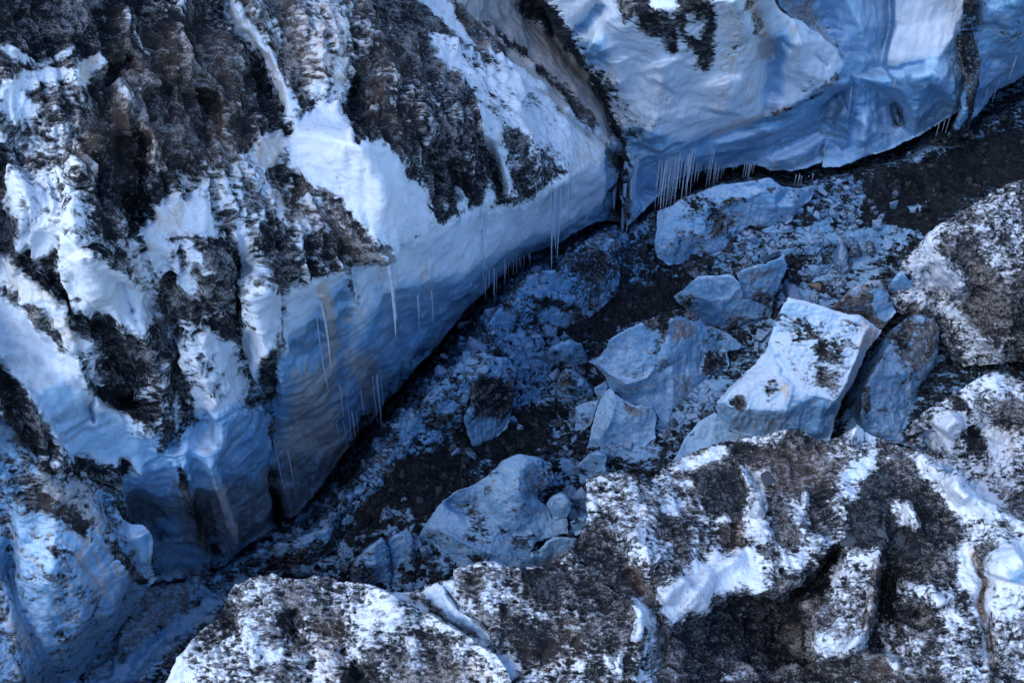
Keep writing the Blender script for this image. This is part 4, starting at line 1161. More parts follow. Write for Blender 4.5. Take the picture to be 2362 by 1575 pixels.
block('far_block', 'ice_block', 'white topped ice block standing on dark gravel at the back of the crevasse', 'ice block',
 '''T6 -25,485,1.0 60,415,1.4 140,343,1.8 200,338,1.9 280,335,2.0 370,333,2.1 430,390,2.0 450,500,1.6 600,540,1.0 650,580,.7 620,660,.3 520,730,.1 300,740,.1 150,660,.3 40,560,.7''',
 ['T6 130,480,1.45 250,520,1.4 350,500,1.45 440,410,1.9', 'T6 420,640,.6', 'T6 100,540,1.0'], dict(d=.06, b=.3), '''
 b .75 40 P 6 100,520 360,510 450,440 620,560 560,720 200,720
 d .6 20 P 6 0,480 90,470 150,540 60,560
 d .55 40 P 6 380,620 640,580 600,740 300,740
 ''', '.1 10 E 6 130,480 250,520 350,500 440,410')
block('glass_fin', 'ice_slab', 'translucent upright fin of ice rising behind the white topped block', 'ice slab',
 'T6 400,330,2.0 440,300,2.1 520,275,2.2 600,255,2.3 680,225,2.4 725,195,2.5 750,270,2.2 700,390,1.5 660,480,1.0 640,600,.3 540,600,.6 450,520,1.2 430,400,1.7', ['T6 690,230,2.4 680,310,2.0', 'T6 560,400,1.6'],
 dict(d=.1, b=.75), 's .6 20 P 6 430,330 680,240 660,330 500,400\n d .5 30 P 6 500,430 660,400 620,600 520,580\n b .3 8 P 6 690,225 728,200 735,290 680,310', '', blur=2)

block('tall_block', 'ice_block', 'tall snow topped ice block with sharp upper edge', 'ice block',
 '''T6 750,488,3.7 870,512,3.7 1050,570,3.6 1170,603,3.5 1240,606,3.5 1300,650,3.3 1387,712,2.9 1372,752,2.7 1290,850,2.2 1220,1000,1.7 1190,1080,1.5 1110,1195,1.3 1080,1300,.9 1035,1460,.0 930,1460,.0 740,1450,.1 560,1450,.1 340,1385,.4 275,1290,1.0 268,1190,1.6 380,1070,2.0 520,940,2.3 600,860,2.6 640,740,3.0 650,670,3.2 700,580,3.5 735,510,3.7''',
 ['T6 760,500,3.75 1050,590,3.6 1235,620,3.5 1270,700,3.25 1215,900,2.75 1150,1060,2.4 1075,1190,2.2 940,1150,2.25 770,1140,2.3', 'T6 300,1200,1.75 400,1100,2.1 560,1040,2.35 700,1020,2.5 770,1090,2.35 740,1240,1.85 560,1250,1.75 400,1240,1.6 300,1210,1.65', 'T6 660,880,2.75 760,1000,2.5', 'T6 950,700,3.3 950,950,2.65', 'T6 950,1300,1.1', 'T6 540,1350,.8'],
 dict(d=.06, b=.12), '''
 d .18 40 P 6 640,560 1250,640 1240,900 1060,1180 760,1000 640,860
 d .62 40 P 6 660,620 860,620 1000,700 1150,800 1130,950 1080,1140 960,1100 900,900 780,760 660,720
 d .78 24 P 6 880,700 1000,800 1130,830 1100,930 960,910
 d .5 20 P 6 1110,640 1200,640 1180,720 1120,720
 d .05 20 P 6 740,500 1050,580 1240,620 1150,640 900,610 740,590
 d .08 14 P 6 1260,640 1390,720 1230,900 1120,1150 1080,1190 1200,900 1260,720
 s .65 14 P 6 1240,620 1380,710 1230,1000 1090,1300 1035,1450 1000,1450 1080,1190 1220,880
 d .7 14 P 6 310,1180 440,1140 480,1210 430,1250
 d .55 20 P 6 560,1080 680,1040 700,1130 620,1180
 s .8 14 P 6 690,1030 770,1090 750,1200 700,1130
 b .75 30 P 6 270,1240 740,1270 770,1150 940,1160 1050,1220 1040,1460 560,1460 300,1380
 s .5 40 P 6 290,1250 740,1270 740,1450 400,1420
 ''', '''
 .1 7 E 6 700,1020 770,1090 740,1240
 -.1 8 G 6 660,880 720,980 700,1030
 .08 8 E 6 1270,700 1215,900 1150,1060 1075,1190
 .12 12 G 6 960,1180 970,1300 950,1440
 ''', scal=.06, parts=[('snow_cap', 'T6 740,400 1250,550 1330,650 1270,700 1215,900 1150,1060 1075,1190 940,1150 770,1140 760,1000 660,880 560,700')], off=.6, bb=.28)
block('leaning_slab', 'ice_slab', 'rounded leaning ice slab with a snow streak, right of the tall block across a black gap', 'ice slab',
 '''T6 1440,720,2.0 1500,660,2.3 1560,625,2.5 1650,605,2.5 1740,625,2.3 1775,720,1.9 1772,860,1.3 1720,985,.8 1650,1085,.4 1600,1225,.1 1540,1365,.0 1500,1450,0 1380,1460,0 1240,1430,0 1120,1430,.0 1100,1300,.0 1170,1120,.3 1240,960,.8 1320,860,1.2 1400,770,1.6''',
 ['T6 1450,800,2.2 1390,900,2.0 1310,1030,1.75 1260,1130,1.5 1248,1270,1.1', 'T6 1580,700,2.4 1600,850,1.9 1560,1000,1.4', 'T6 1350,1300,.7 1420,1380,.35', 'T6 1230,1120,.9 1200,1300,.2'],
 dict(d=.3, s=.3, b=.4), '''
 d .12 24 P 6 1440,800 1540,860 1480,1000 1400,1130 1350,1270 1260,1280 1250,1180 1310,1030
 d .8 34 P 6 1420,740 1560,640 1650,640 1600,760 1560,880 1500,850
 s .85 40 P 6 1600,660 1760,680 1740,900 1620,1000 1580,900
 d .45 26 P 6 1600,660 1760,680 1760,880 1640,960
 d .05 20 P 6 1540,1360 1610,1210 1560,1230 1460,1380 1440,1460
 d .6 14 S 6 1290,1090 1270,1180 1300,1260
 b .85 30 P 6 1110,1300 1240,960 1330,870 1300,1000 1240,1250 1240,1430
 ''', '.12 12 G 6 1440,810 1310,1030 1255,1250', roll=(14, .25), off=.85)
block('dark_wedge', 'ice_block', 'brown dusted ice wedge with a bright white stripe, behind the tall block', 'ice block',
 'T6 1045,562,1.9 1100,500,2.2 1180,425,2.6 1280,378,2.8 1392,362,2.9 1420,440,2.7 1490,590,2.0 1440,645,1.8 1395,705,1.5 1300,670,1.5 1240,640,1.5 1150,620,1.6', ['T6 1340,420,2.8 1320,560,2.3 1390,680,1.7', 'T6 1180,520,2.3'],
 dict(d=.55, s=.7, b=.3), 'd .0 12 P 6 1345,420 1410,440 1440,530 1490,595 1400,650 1340,600 1320,520\n d .2 8 S 6 1100,500 1280,380 1390,365\n s .0 12 P 6 1345,420 1410,440 1490,595 1400,650 1320,520', '', blur=2.2, off=.75)
block('nub', 'ice_boulder', 'small rounded drum of ice at the foot of the right hand ridge', 'ice boulder',
 'T6 1425,420,2.4 1450,370,2.7 1500,315,2.9 1560,300,2.9 1612,340,2.7 1608,420,2.3 1590,500,1.9 1500,510,1.8 1440,480,2.0', ['T6 1490,330,2.9 1590,410,2.5'], dict(d=.05, b=.3), 'd .8 10 P 6 1530,310 1600,340 1590,390 1540,350', roll=(10, .25), off=.75)
block('snow_prism', 'ice_block', 'smooth wedge of white ice below the tall block, half hidden by the near ridge', 'ice block',
 'T6 -60,1640,.6 0,1540,.7 60,1430,.9 150,1330,1.2 262,1258,1.5 290,1300,1.4 350,1392,1.0 440,1410,.9 540,1450,.8 560,1640,.4', ['T6 262,1262,1.5 240,1400,1.0 100,1560,.5', 'T6 400,1480,.6'], dict(d=.06, b=.2), 'd .4 10 P 6 120,1370 180,1320 160,1400 60,1480\n s .3 20 P 6 200,1420 340,1400 300,1540 100,1558', '', blur=2)

block('whale_mound', 'ice_mound', 'large smooth pale ice mound rising from the gravel behind the near ridges', 'ice mound',
 '''TB 58,1050,.7 110,950,.9 150,880,1.0 260,710,1.2 420,590,1.4 600,520,1.6 740,440,1.9 820,360,2.2 890,280,2.4 980,228,2.5 1100,203,2.5 1250,235,2.3 1400,290,1.8 1420,450,1.3 1340,560,1.1 1250,640,1.0 1360,720,.9 1400,850,.7 1560,840,.6 1580,1000,.4 1400,1040,.4 1250,1090,.4 1200,1180,.4 1120,1330,.1 1120,1450,0 400,1560,0 215,1560,-.1 195,1250,.3 170,1090,.6 105,1065,.7''',
 ['TB 1090,240,2.5 1080,380,2.4 1070,560,2.1 1120,680,1.7', 'TB 1000,860,1.3 900,950,1.0', 'TB 220,950,1.15 330,985,1.15 500,1090,1.1 700,1170,.95 900,1250,.6 1060,1290,.3', 'TB 380,680,1.05 560,720,1.1 720,700,1.3', 'TB 450,820,1.3 540,950,1.2', 'TB 860,700,1.7', 'TB 540,1130,1.0 580,1260,.7 800,1240,.5', 'TB 300,1250,.5'],
 dict(d=.16, b=.32), '''
 s .6 40 P B 1080,280 1300,330 1280,560 1180,700 1110,600
 d .5 30 P B 1250,260 1420,330 1340,560 1260,600 1280,420
 d .55 30 P B 560,740 680,740 720,900 560,1000 540,860
 d .5 40 P B 640,900 900,980 900,1100 700,1130 560,1040
 d .7 40 P B 950,1010 1250,1000 1240,1100 1000,1130
 b .8 30 P B 950,1060 1150,1080 1150,1230 900,1240
 d .55 20 P B 560,1140 800,1220 760,1300 560,1280
 d .4 10 S B 380,680 480,720 640,660
 d .04 20 P B 400,780 540,780 550,950 450,1000 230,950
 d .06 14 P B 960,1000 1180,950 1350,780 1280,880 1180,990
 d .6 8 S B 830,880 900,950 930,970
 b .55 20 S B 280,1010 500,1110 760,1190 1000,1280
 ''', '''
 -.15 14 G B 330,700 520,740 700,700
 .12 10 E B 210,955 330,985 500,1085 700,1165 900,1250
 -.1 10 G B 960,1010 1180,970
 ''', blur=3.2, bb=.72)
block('egg_boulder', 'ice_boulder', 'smooth egg shaped ice boulder sitting on the right flank of the pale mound', 'ice boulder',
 'TB 1350,700,1.2 1390,642,1.5 1440,605,1.6 1490,582,1.7 1560,602,1.6 1615,690,1.3 1605,765,1.1 1560,835,.8 1480,850,.6 1430,878,.4 1395,830,.6', ['TB 1560,690,1.45 1500,760,1.2 1430,850,.65'], dict(d=.06, b=.2), blur=2, roll=(8, .15))
block('near_chunk', 'ice_block', 'low grey white ice block between the pale mound and the near ridge', 'ice block',
 'TB 1120,1345,.6 1155,1240,1.2 1200,1190,1.4 1280,1165,1.5 1340,1080,1.7 1420,1028,1.8 1560,1040,1.7 1660,1060,1.6 1640,1160,1.2 1560,1280,.8 1400,1400,.4 1200,1420,.2', ['TB 1200,1230,1.35 1400,1240,1.1 1560,1180,1.2'], dict(d=.15, b=.28), 's .5 12 S B 1200,1300 1400,1250 1600,1180', '', blur=2.4)
block('side_slab', 'ice_slab', 'small triangular slab of ice beside the egg shaped boulder', 'ice slab',
 'TB 1590,880,1.2 1650,850,1.4 1740,830,1.5 1745,900,1.2 1700,1010,.6 1650,1035,.4 1615,980,.7', [], dict(d=.25, b=.3), blur=2)
block('gritty_block', 'ice_boulder', 'grey domed ice boulder in the gravel above the near left ridge', 'ice boulder',
 'T8 75,810,.6 100,730,.9 180,645,1.2 250,590,1.35 290,560,1.4 330,600,1.3 355,700,1.0 372,830,.5 365,960,.0 200,930,0 90,880,.2', ['T8 255,620,1.35 250,740,1.1 340,830,.5', 'T8 130,800,.8'], dict(d=.35, b=.35), 'd .08 8 P 8 250,630 300,640 340,800 310,830 250,740\n d .8 26 P 8 90,740 180,720 230,800 150,830', '', blur=2.2, roll=(10, .2))
block('tilted_slab', 'ice_slab', 'snowy tilted slab of ice next to the grey domed boulder', 'ice slab',
 'T8 335,600,1.1 380,545,1.2 490,540,1.2 515,620,1.0 525,760,.6 640,880,.1 560,960,0 380,960,0 375,830,.4 360,700,.8', ['T8 440,740,.7'], dict(d=.15, b=.28), 'd .8 12 P 8 400,720 450,720 450,800 410,790\n d .85 20 P 8 500,620 530,760 640,860 580,860 500,760', '', blur=2.4)
block('rock_bridge', 'ice_chunk', 'rounded white lump of ice above the near ridge, beside a snow patch', 'ice chunk',
 'TB 1640,330,.4 1720,250,.7 1790,190,.95 1850,150,1.1 1900,170,1.1 1960,200,1.0 T8 1810,140,.4 1700,120,.1', ['TB 1870,200,1.05 1920,300,.6'], dict(d=.12, b=.3), '', '', blur=2.2, roll=(8, .2))
# ------------------------------------------------------------------ near ridges along the bottom
NEAR = dict(gs=2.6, blur=5, lump=.16, und=.27, flute=.05, scal=.05, jit=3, und_w=1.6, detail=1.4, dk=.08, grain=.7, rk=2.4, soft=7, floor_d=.10, gully=.12)
piece('left_ridge', 'ice_ridge', 'domed frost speckled ice ridge at the bottom, left of the banded saddle', 'ice ridge',
 '''T0 340,1800,3.0 T7 1080,1650,3.2 1120,1560,3.5 1150,1490,3.7 1210,1390,3.9 1330,1240,4.1 1480,1110,4.3 1520,1030,4.4 1545,970,4.4 1600,890,4.6 1720,850,4.7 1850,812,4.8 1930,850,4.8 2060,850,4.9 2130,828,4.9 2290,850,4.9 T8 0,868,4.9 150,878,5.0 260,910,5.0 350,940,5.0 430,1000,5.0 620,1080,5.1 800,1200,5.2 900,1250,5.2 1050,1350,5.1 1150,1470,4.9 1200,1600,4.7 T0 1240,1800,4''',
 ['T7 1850,1000,4.75 2100,1000,4.8', 'T7 1700,1250,4.3 2000,1300,4.3 2300,1300,4.4', 'T8 300,1150,4.8 600,1250,4.75', 'T8 300,1450,4.3 800,1450,4.6', 'T7 1400,1450,3.9', 'T0 800,1700,3.6'],
 dict(d=.44, s=.15, b=.05), '''
 d .38 60 P 7 1300,1280 1600,1000 1850,850 1950,1000 1900,1250 1600,1400
 d .50 50 S 7 1330,1330 1480,1170 1600,1010 1700,1090
 d .08 14 P 7 1120,1558 1200,1400 1330,1250 1360,1280 1250,1420 1200,1558
 d .05 20 P 7 1130,1530 1270,1450 1300,1558 1130,1600
 d .95 22 P 7 1900,1080 1960,1020 2050,1070 2060,1150 1960,1230 1890,1150
 d .9 16 P 7 1900,1400 1960,1370 1980,1450 1920,1558 1880,1500
 d .9 14 P 7 2010,1310 2060,1310 2050,1380 2010,1370
 d .8 10 S 7 2230,860 2220,920
 d .85 14 P 7 1750,1440 1820,1430 1820,1500 1750,1490
 d .55 40 P 7 1950,900 2060,960 2050,1060 1950,1020
 d .12 30 P 7 1780,1330 1960,1310 1990,1400 1880,1450 1780,1400
 b .45 20 P 7 1980,1420 2080,1360 2100,1450 2000,1500
 s .6 50 P 7 2120,1150 2352,1100 2352,1558 2150,1558
 d .55 50 P 7 2150,1100 2352,1050 2352,1300 2150,1250
 d .20 60 P 8 60,1080 400,1020 560,1150 300,1250 100,1180
 d .55 60 P 8 250,1330 600,1260 900,1320 850,1480 450,1530 300,1480
 d .15 16 P 8 480,1000 640,1090 800,1200 900,1250 1050,1350 1150,1480 1080,1440 900,1310 700,1190 560,1110
 d .3 20 P 8 0,870 200,900 350,960 300,1000 60,960
 s .6 50 P 8 600,1430 900,1400 1100,1480 1050,1558 600,1558
 d .85 40 P 8 0,1480 200,1430 280,1540 100,1700 0,1700
 d .45 50 P 8 850,1320 1000,1400 1000,1558 850,1520
 ''', '''
 -.2 24 G 7 1960,1060 2000,1180 2030,1320
 .15 18 G 8 200,1180 400,1100 560,1080
 -.15 26 G 8 0,1300 120,1400 150,1558
 ''', **NEAR)
piece('saddle_ridge', 'ice_ridge', 'middle ice ridge with dark debris cover and a banded white saddle on its left flank', 'ice ridge',
 '''T8 200,930,3.9 380,948,4.4 480,938,4.6 650,888,4.8 740,858,4.9 785,840,5.0 788,790,5.2 850,768,5.3 950,742,5.3 1050,733,5.3 1150,760,5.2 1250,788,5.1 1400,780,5.1 1560,650,5.2 1750,850,5.3 2000,1000,5.5 2100,1200,5.3 2000,1700,4.6 T0 1450,1850,4.0 1100,1850,3.6 T8 1100,1600,4.2 1000,1400,4.6 800,1260,4.8 620,1140,4.8 430,1060,4.7 300,1000,4.4''',
 ['T8 790,800,5.2 800,950,5.0 830,1060,4.9 1000,1190,4.8 1080,1300,4.7 1250,1450,4.5', 'T8 560,980,4.7 640,1050,4.55 700,1130,4.5 1000,1260,4.45 1080,1400,4.4', 'T8 1300,1100,5.0 1700,1200,5.0', 'T8 1300,900,5.1', 'T8 1700,1500,4.5'],
 dict(d=.66, s=.25, b=.1), '''
 d .0 20 P 8 380,948 650,888 790,840 800,950 820,1060 1000,1190 1080,1300 1230,1430 1180,1558 1100,1430 900,1290 620,1120 430,1010
 b .25 30 P 8 560,930 790,850 800,1000 1000,1200 1080,1320 900,1250 640,1050
 d .75 8 S 8 450,950 600,990 640,1060 720,1130 850,1200 1000,1290
 d .55 8 S 8 720,900 780,960 820,1040 960,1130 1030,1220
 s .5 16 S 8 440,960 580,1010 640,1080
 d .5 20 S 8 1030,1260 1100,1330 1080,1360
 d .12 18 P 8 788,800 850,768 950,742 1050,733 1150,762 1100,800 950,790 850,830 810,960 900,1010 1000,1150 860,1080 800,950
 d .52 50 P 8 850,830 1000,780 1150,900 1350,1000 1400,1150 1200,1150 1050,1050 900,950
 d .95 60 P 8 1250,800 1500,830 1750,900 1700,1050 1450,1000 1350,1000
 g .9 40 P 8 1330,830 1520,860 1480,1020 1350,950
 d .85 60 P 8 1150,1120 1300,1150 1500,1250 1400,1500 1250,1450 1180,1300
 s .6 50 P 8 1230,1250 1700,1100 1650,1450 1250,1480
 d .7 60 P 8 1450,1050 1950,900 2000,1200 1700,1440 1500,1450
 d .45 20 S 8 1250,1500 1500,1430 1700,1450 
 d .5 20 P 8 1200,1000 1380,1040 1440,1120 1300,1130
 d .35 16 P 8 960,960 1060,960 1080,1010 980,1010
 ''', '''
 -.25 10 E 8 440,955 620,1020 720,1130 860,1200 1000,1280
 -.2 8 E 8 720,890 790,980 830,1060 980,1150 1050,1240
 .15 14 G 8 820,1050 1000,1200 1100,1300
 ''', **NEAR)
piece('main_ridge', 'ice_ridge', 'biggest near ice ridge, snow crested, covered in gravel, flat stones and dark hollows', 'ice ridge',
 '''T8 1230,775,4.9 1400,760,5.0 1540,690,5.1 1640,580,5.1 1692,420,5.2 1680,300,5.2 1685,178,5.3 1750,150,5.4 1850,138,5.4 1940,130,5.4 2030,160,5.3 2110,200,5.1 2160,225,5.0 TD 0,642,4.9 80,560,4.9 190,460,4.9 430,350,5.0 520,318,5.0 690,268,5.1 830,230,5.1 1000,210,5.2 1130,190,5.2 1250,150,5.3 1430,118,5.4 1520,128,5.4 1600,190,5.3 1680,222,5.2 1780,250,5.1 1900,200,5.2 2000,130,5.4 2082,76,5.6 2150,150,5.4 2265,212,5.3 T0 2050,1018,5.3 2080,1032,5.3 T9 1620,-30,5.3 1700,30,5.2 1800,110,5.2 1850,160,5.2 1882,96,5.6 1912,150,5.4 1990,230,5.3 2030,285,5.3 2150,345,5.3 2250,410,5.4 2352,470,5.5 T0 2800,650,5.8 2750,1950,3.4 1250,1950,3.4 T8 1700,1700,4.5 1850,1450,4.9 2000,1200,5.2 1960,1000,5.2 1850,900,5.1 1700,830,5.0 1500,850,4.8''',
 ['T9 0,1150,4.3 200,1000,4.4 300,915,4.4 560,940,4.4 720,940,4.4 900,800,4.5 1060,650,4.7', 'T9 30,1220,3.7 230,1070,3.4 330,1000,3.0 560,1000,2.7 740,990,2.4 900,880,2.5 1070,700,3.0 1110,660,3.6',
  'T9 1120,660,4.5 1080,900,4.2 1030,1000,3.9', 'T9 700,1250,1.7', 'T9 250,1250,3.1', 'T9 450,1420,2.9 850,1420,2.0 1000,1500,3.0', 'T9 1380,650,4.7 1330,800,4.6 1320,1000,4.5 1290,1200,4.2 1200,1320,3.9 1050,1390,3.8', 'T9 1430,700,4.0 1410,900,3.5 1390,1130,3.3 1320,1280,3.1', 'T9 1520,900,3.9 1480,1150,3.7', 'T9 950,1080,3.9 925,1350,3.6', 'T9 880,1120,2.3 860,1330,2.1',
  'TD 0,655,4.7 370,735,4.65 500,870,4.7 640,1200,4.6', 'TD 900,600,4.9 1300,500,5.05 1700,450,5.05', 'T9 300,500,4.6 800,500,4.75', 'T9 1700,500,4.8 2000,700,4.7', 'T9 1700,1100,4.3 2200,1100,4.4', 'T9 1700,1500,4 2200,1500,4.1', 'T9 0,1400,3.8', 'T9 2352,900,4.9', 'T9 1300,300,4.9 1500,450,4.8', 'T8 1900,500,5.2 2100,700,5.2', 'T8 2200,900,4.9 2150,1300,4.6 2100,1558,4.2'],
 dict(d=.62, s=.25, b=.1), '''
 d .38 40 P 8 1690,200 1850,150 2050,180 2200,240 2352,260 2352,420 2200,560 2250,800 2100,860 1950,700 1800,640 1700,450
 d .10 16 P 8 1680,200 1720,220 1730,420 1700,520 1690,420
 d .92 30 P 8 1690,500 1760,490 1850,600 1800,780 1620,700 1660,560
 d .88 40 P 8 2150,430 2260,430 2352,520 2352,760 2260,640 2160,500
 d .15 26 P 8 2200,340 2352,310 2352,420 2260,400 2200,400
 d .25 30 P 8 1960,560 2100,500 2250,640 2250,760 2050,680
 s .8 30 S 8 1930,780 2000,860 2050,960 2120,1040
 d .4 20 S 8 1930,760 2000,850 2100,950
 ds .3 26 P 8 2000,980 2080,960 2130,1150 2080,1300 1960,1330 2000,1180
 d .08 20 P 8 2000,980 2080,960 2120,1150 2070,1300 1960,1330 2000,1180
 s .45 30 S 8 2130,1100 2150,1300 2160,1558
 d .05 16 P 8 2170,980 2230,900 2352,810 2352,1050 2280,1180 2200,1120
 d .08 18 P 8 1690,1490 1850,1400 2000,1300 2080,1320 1950,1420 1800,1490
 d .45 30 P 8 1900,1360 2150,1330 2200,1558 1800,1558
 d .08 22 P D 30,640 150,520 430,380 700,290 830,240 1000,220 1000,260 860,280 760,380 640,470 400,560 200,600
 d .7 14 P D 60,630 250,590 480,560 460,600 200,640
 d .05 10 P D 0,648 200,652 440,668 466,720 440,745 300,730 100,690
 d .30 12 S D 800,240 1000,220 1250,160 1430,130 1520,140 1600,200 1740,250
 d .88 20 P D 390,610 600,540 900,500 1000,800 900,950 760,1020 600,960 480,760
 g 1 30 P D 390,610 600,560 900,560 1000,800 900,950 760,1020 600,960 480,760
 d .95 24 P D 770,350 920,270 960,340 880,460 780,420
 d .58 40 P D 950,280 1300,200 1480,200 1850,300 1850,480 1700,580 1400,560 1000,430
 s .55 60 P D 900,250 1850,300 1900,700 1300,760 950,700
 d .85 24 P D 1380,200 1520,170 1560,250 1400,300 1300,300
 s .6 30 P D 930,480 1260,560 1200,760 1050,800 960,640
 d .30 20 P D 930,500 1260,580 1200,760 1060,790
 ds .1 10 P D 905,530 940,490 990,620 1050,760 1000,740 940,640
 ds .12 10 P D 1030,815 1120,800 1160,880 1120,1040 1040,980
 s .55 14 P D 1030,815 1120,800 1180,880 1120,1040 1040,980
 d .1 20 P D 960,940 1050,980 1130,1050 1000,1060
 d .5 16 S D 1150,900 1180,980 1100,1070
 d .02 10 P D 1520,700 1560,720 1640,790 1600,880 1480,900 1400,900 1470,840 1530,840
 d .1 14 P D 1900,560 2265,320 2265,640 2140,720 2140,860 2030,860 1950,760
 b .3 14 P D 1920,560 2200,420 2230,640 2140,720 2140,860 2030,840 1950,760
 d .45 26 P D 1840,240 2050,200 2170,300 2000,400 1880,360
 d .02 14 P D 1950,180 2080,76 2265,212 2265,300 2120,240 1990,200
 d .55 34 P D 1280,850 1480,900 1700,950 1850,900 1850,1230 1500,1350 1290,1300
 d .2 20 P D 1340,810 1500,860 1600,1080 1560,1130 1440,1050
 b .5 20 P D 1260,1050 1330,1050 1310,1300 1260,1350
 d .15 20 P D 1430,1000 1600,1180 1860,1200 1800,1320 1500,1500 1360,1540 1300,1400 1560,1280
 d .03 14 P D 400,1540 620,1420 880,1370 1010,1380 1100,1500 1130,1568 330,1568
 s .95 20 S D 860,1060 880,1200 850,1360
 d .5 16 S D 870,1060 890,1200 840,1300
 s .6 24 P D 680,1100 800,1100 820,1380 680,1320
 d .2 30 P D 960,1080 1240,1080 1230,1250 1040,1320 960,1220
 d .08 10 P D 680,1050 760,1000 740,1080 640,1120
 d .05 14 P 9 -60,1160 -20,900 220,720 380,690 500,690 560,830 580,930 440,950 300,930 200,1010 60,1130 0,1180
 s .35 30 P 9 -60,1160 -20,900 220,740 240,900 60,1130
 d .97 40 P 9 40,1200 300,960 560,960 740,980 1060,680 1100,660 1080,820 960,1040 900,1360 1000,1420 900,1600 0,1600
 g .9 50 P 9 30,1150 220,1000 420,1150 380,1400 120,1400
 d .6 20 S 9 1030,640 900,760 780,900
 d .30 14 S 9 1130,680 1090,860 1050,1000
 d .50 50 P 9 940,1040 1120,900 1300,900 1300,1180 1200,1280 950,1280
 d .10 30 P 9 890,1290 1000,1260 1160,1290 1290,1200 1230,1310 1080,1380 930,1380
 d .15 24 P 9 1240,720 1350,690 1330,780 1250,770
 s .85 14 S 9 1350,700 1330,900 1310,1100 1280,1230
 d .95 30 P 9 1400,650 1480,650 1480,900 1400,1150 1320,1260 1360,1000
 g .9 30 P 9 1270,160 1420,80 1480,200 1420,330 1500,560 1700,740 1600,760 1300,640 1180,560 1180,360
 d .92 40 P 9 1270,160 1450,100 1640,330 1820,640 1850,860 1700,900 1480,860 1500,600 1300,640 1130,600 1180,380
 s .35 40 P 9 1440,400 1700,700 1640,860 1480,800
 d .3 20 P 9 1450,300 1530,290 1580,380 1640,540 1560,520 1470,470
 d .9 40 P 9 1480,160 1640,240 1830,300 1900,420 1940,560 1850,600 1720,480 1560,300
 d .12 22 P 9 1560,-20 1700,30 1850,150 1890,96 1990,230 2150,345 2352,470 2352,560 2150,440 1960,420 1850,380 1800,230 1640,160
 d .45 40 P 9 1900,420 2200,450 2352,560 2200,640 2000,560
 d .35 16 P 9 1700,530 1760,580 1850,700 1900,740 1900,820 1800,680
 d .05 18 P 9 1930,620 2000,620 2010,820 2060,960 2010,1000 1960,900 1900,880
 s .8 18 S 9 2000,660 2060,780 2090,940 2040,1030 2100,1140
 d .55 14 S 9 2010,640 2050,800 2090,960
 d .02 24 P 9 2110,760 2200,640 2352,540 2500,560 2500,900 2352,920 2200,950 2110,900
 s .35 30 P 9 2110,760 2200,640 2240,760 2220,920 2110,900
 b .4 20 P 9 2250,800 2352,770 2352,850 2260,880
 d .2 30 P 9 2000,900 2352,950 2352,1050 2200,1180 2100,1100
 d .1 18 S 9 2000,960 2040,1100 2110,1200 2090,1400 2060,1558
 s .75 16 S 9 2130,1200 2140,1320 2120,1480
 d .55 40 P 9 2150,1200 2352,1260 2352,1558 2150,1558
 d .38 50 P 9 1480,900 1800,880 1830,1020 1650,1050 1500,1000
 d .85 40 P 9 1500,1100 1640,1010 1780,1050 1820,1200 1600,1250
 d .25 30 P 9 1780,1080 1940,1100 1960,1240 1850,1220
 d .5 60 P 9 1400,1200 2050,1200 2050,1558 1540,1558
 d .9 40 P 9 900,1420 1250,1330 1400,1300 1520,1420 1500,1600 900,1600
 s .6 50 P 9 1250,1420 1480,1330 1520,1558 1250,1558
 d .12 18 S 9 1400,1340 1460,1420 1500,1480
 d .25 30 P 9 300,1480 420,1470 460,1558 280,1558
 ''', '''
 -.45 14 G 9 1110,640 1060,690 1000,700
 .25 12 G 9 1360,680 1330,900 1310,1100 1260,1250 1100,1370
 -.3 24 G 9 1400,760 1390,1000 1350,1200
 -.4 50 G 9 500,1100 700,1300 800,1450
 .3 18 G 9 1880,110 1900,250 1960,330
 .25 20 G 9 1640,0 1850,190 2050,350 2300,480
 -.3 16 G 9 2030,700 2090,900 2040,1030 2100,1200 2130,1450
 .4 50 G 9 2352,700 2230,760 2200,860
 .2 18 G 9 20,1100 230,800 460,700
 .25 12 G D 905,520 960,640 1030,770
 .3 14 G D 1070,820 1080,920 1060,1020
 .35 12 G D 1530,720 1580,790 1560,860
 .35 16 G D 2080,90 2040,200 1960,300
 -.25 20 G D 1270,1050 1280,1200 1260,1350
 -.2 24 G D 870,1060 880,1200 850,1350
 .25 18 G D 1440,1020 1600,1200 1760,1260
 .25 30 G 8 1960,560 2080,640 2180,760
 -.25 24 G 8 1950,780 2050,940 2120,1060
 .25 16 G 8 2000,1000 2060,1120 2020,1290
 -.3 20 G 8 2110,1050 2160,1250 2180,1480
 .3 22 G 8 2190,1000 2290,900 2380,840
 .2 14 G 9 1540,300 1640,540 1800,700
 -.25 30 G 9 1620,1050 1700,1120 1640,1220
 .2 20 G 9 1500,960 1700,930 1820,1050
 ''', **NEAR)
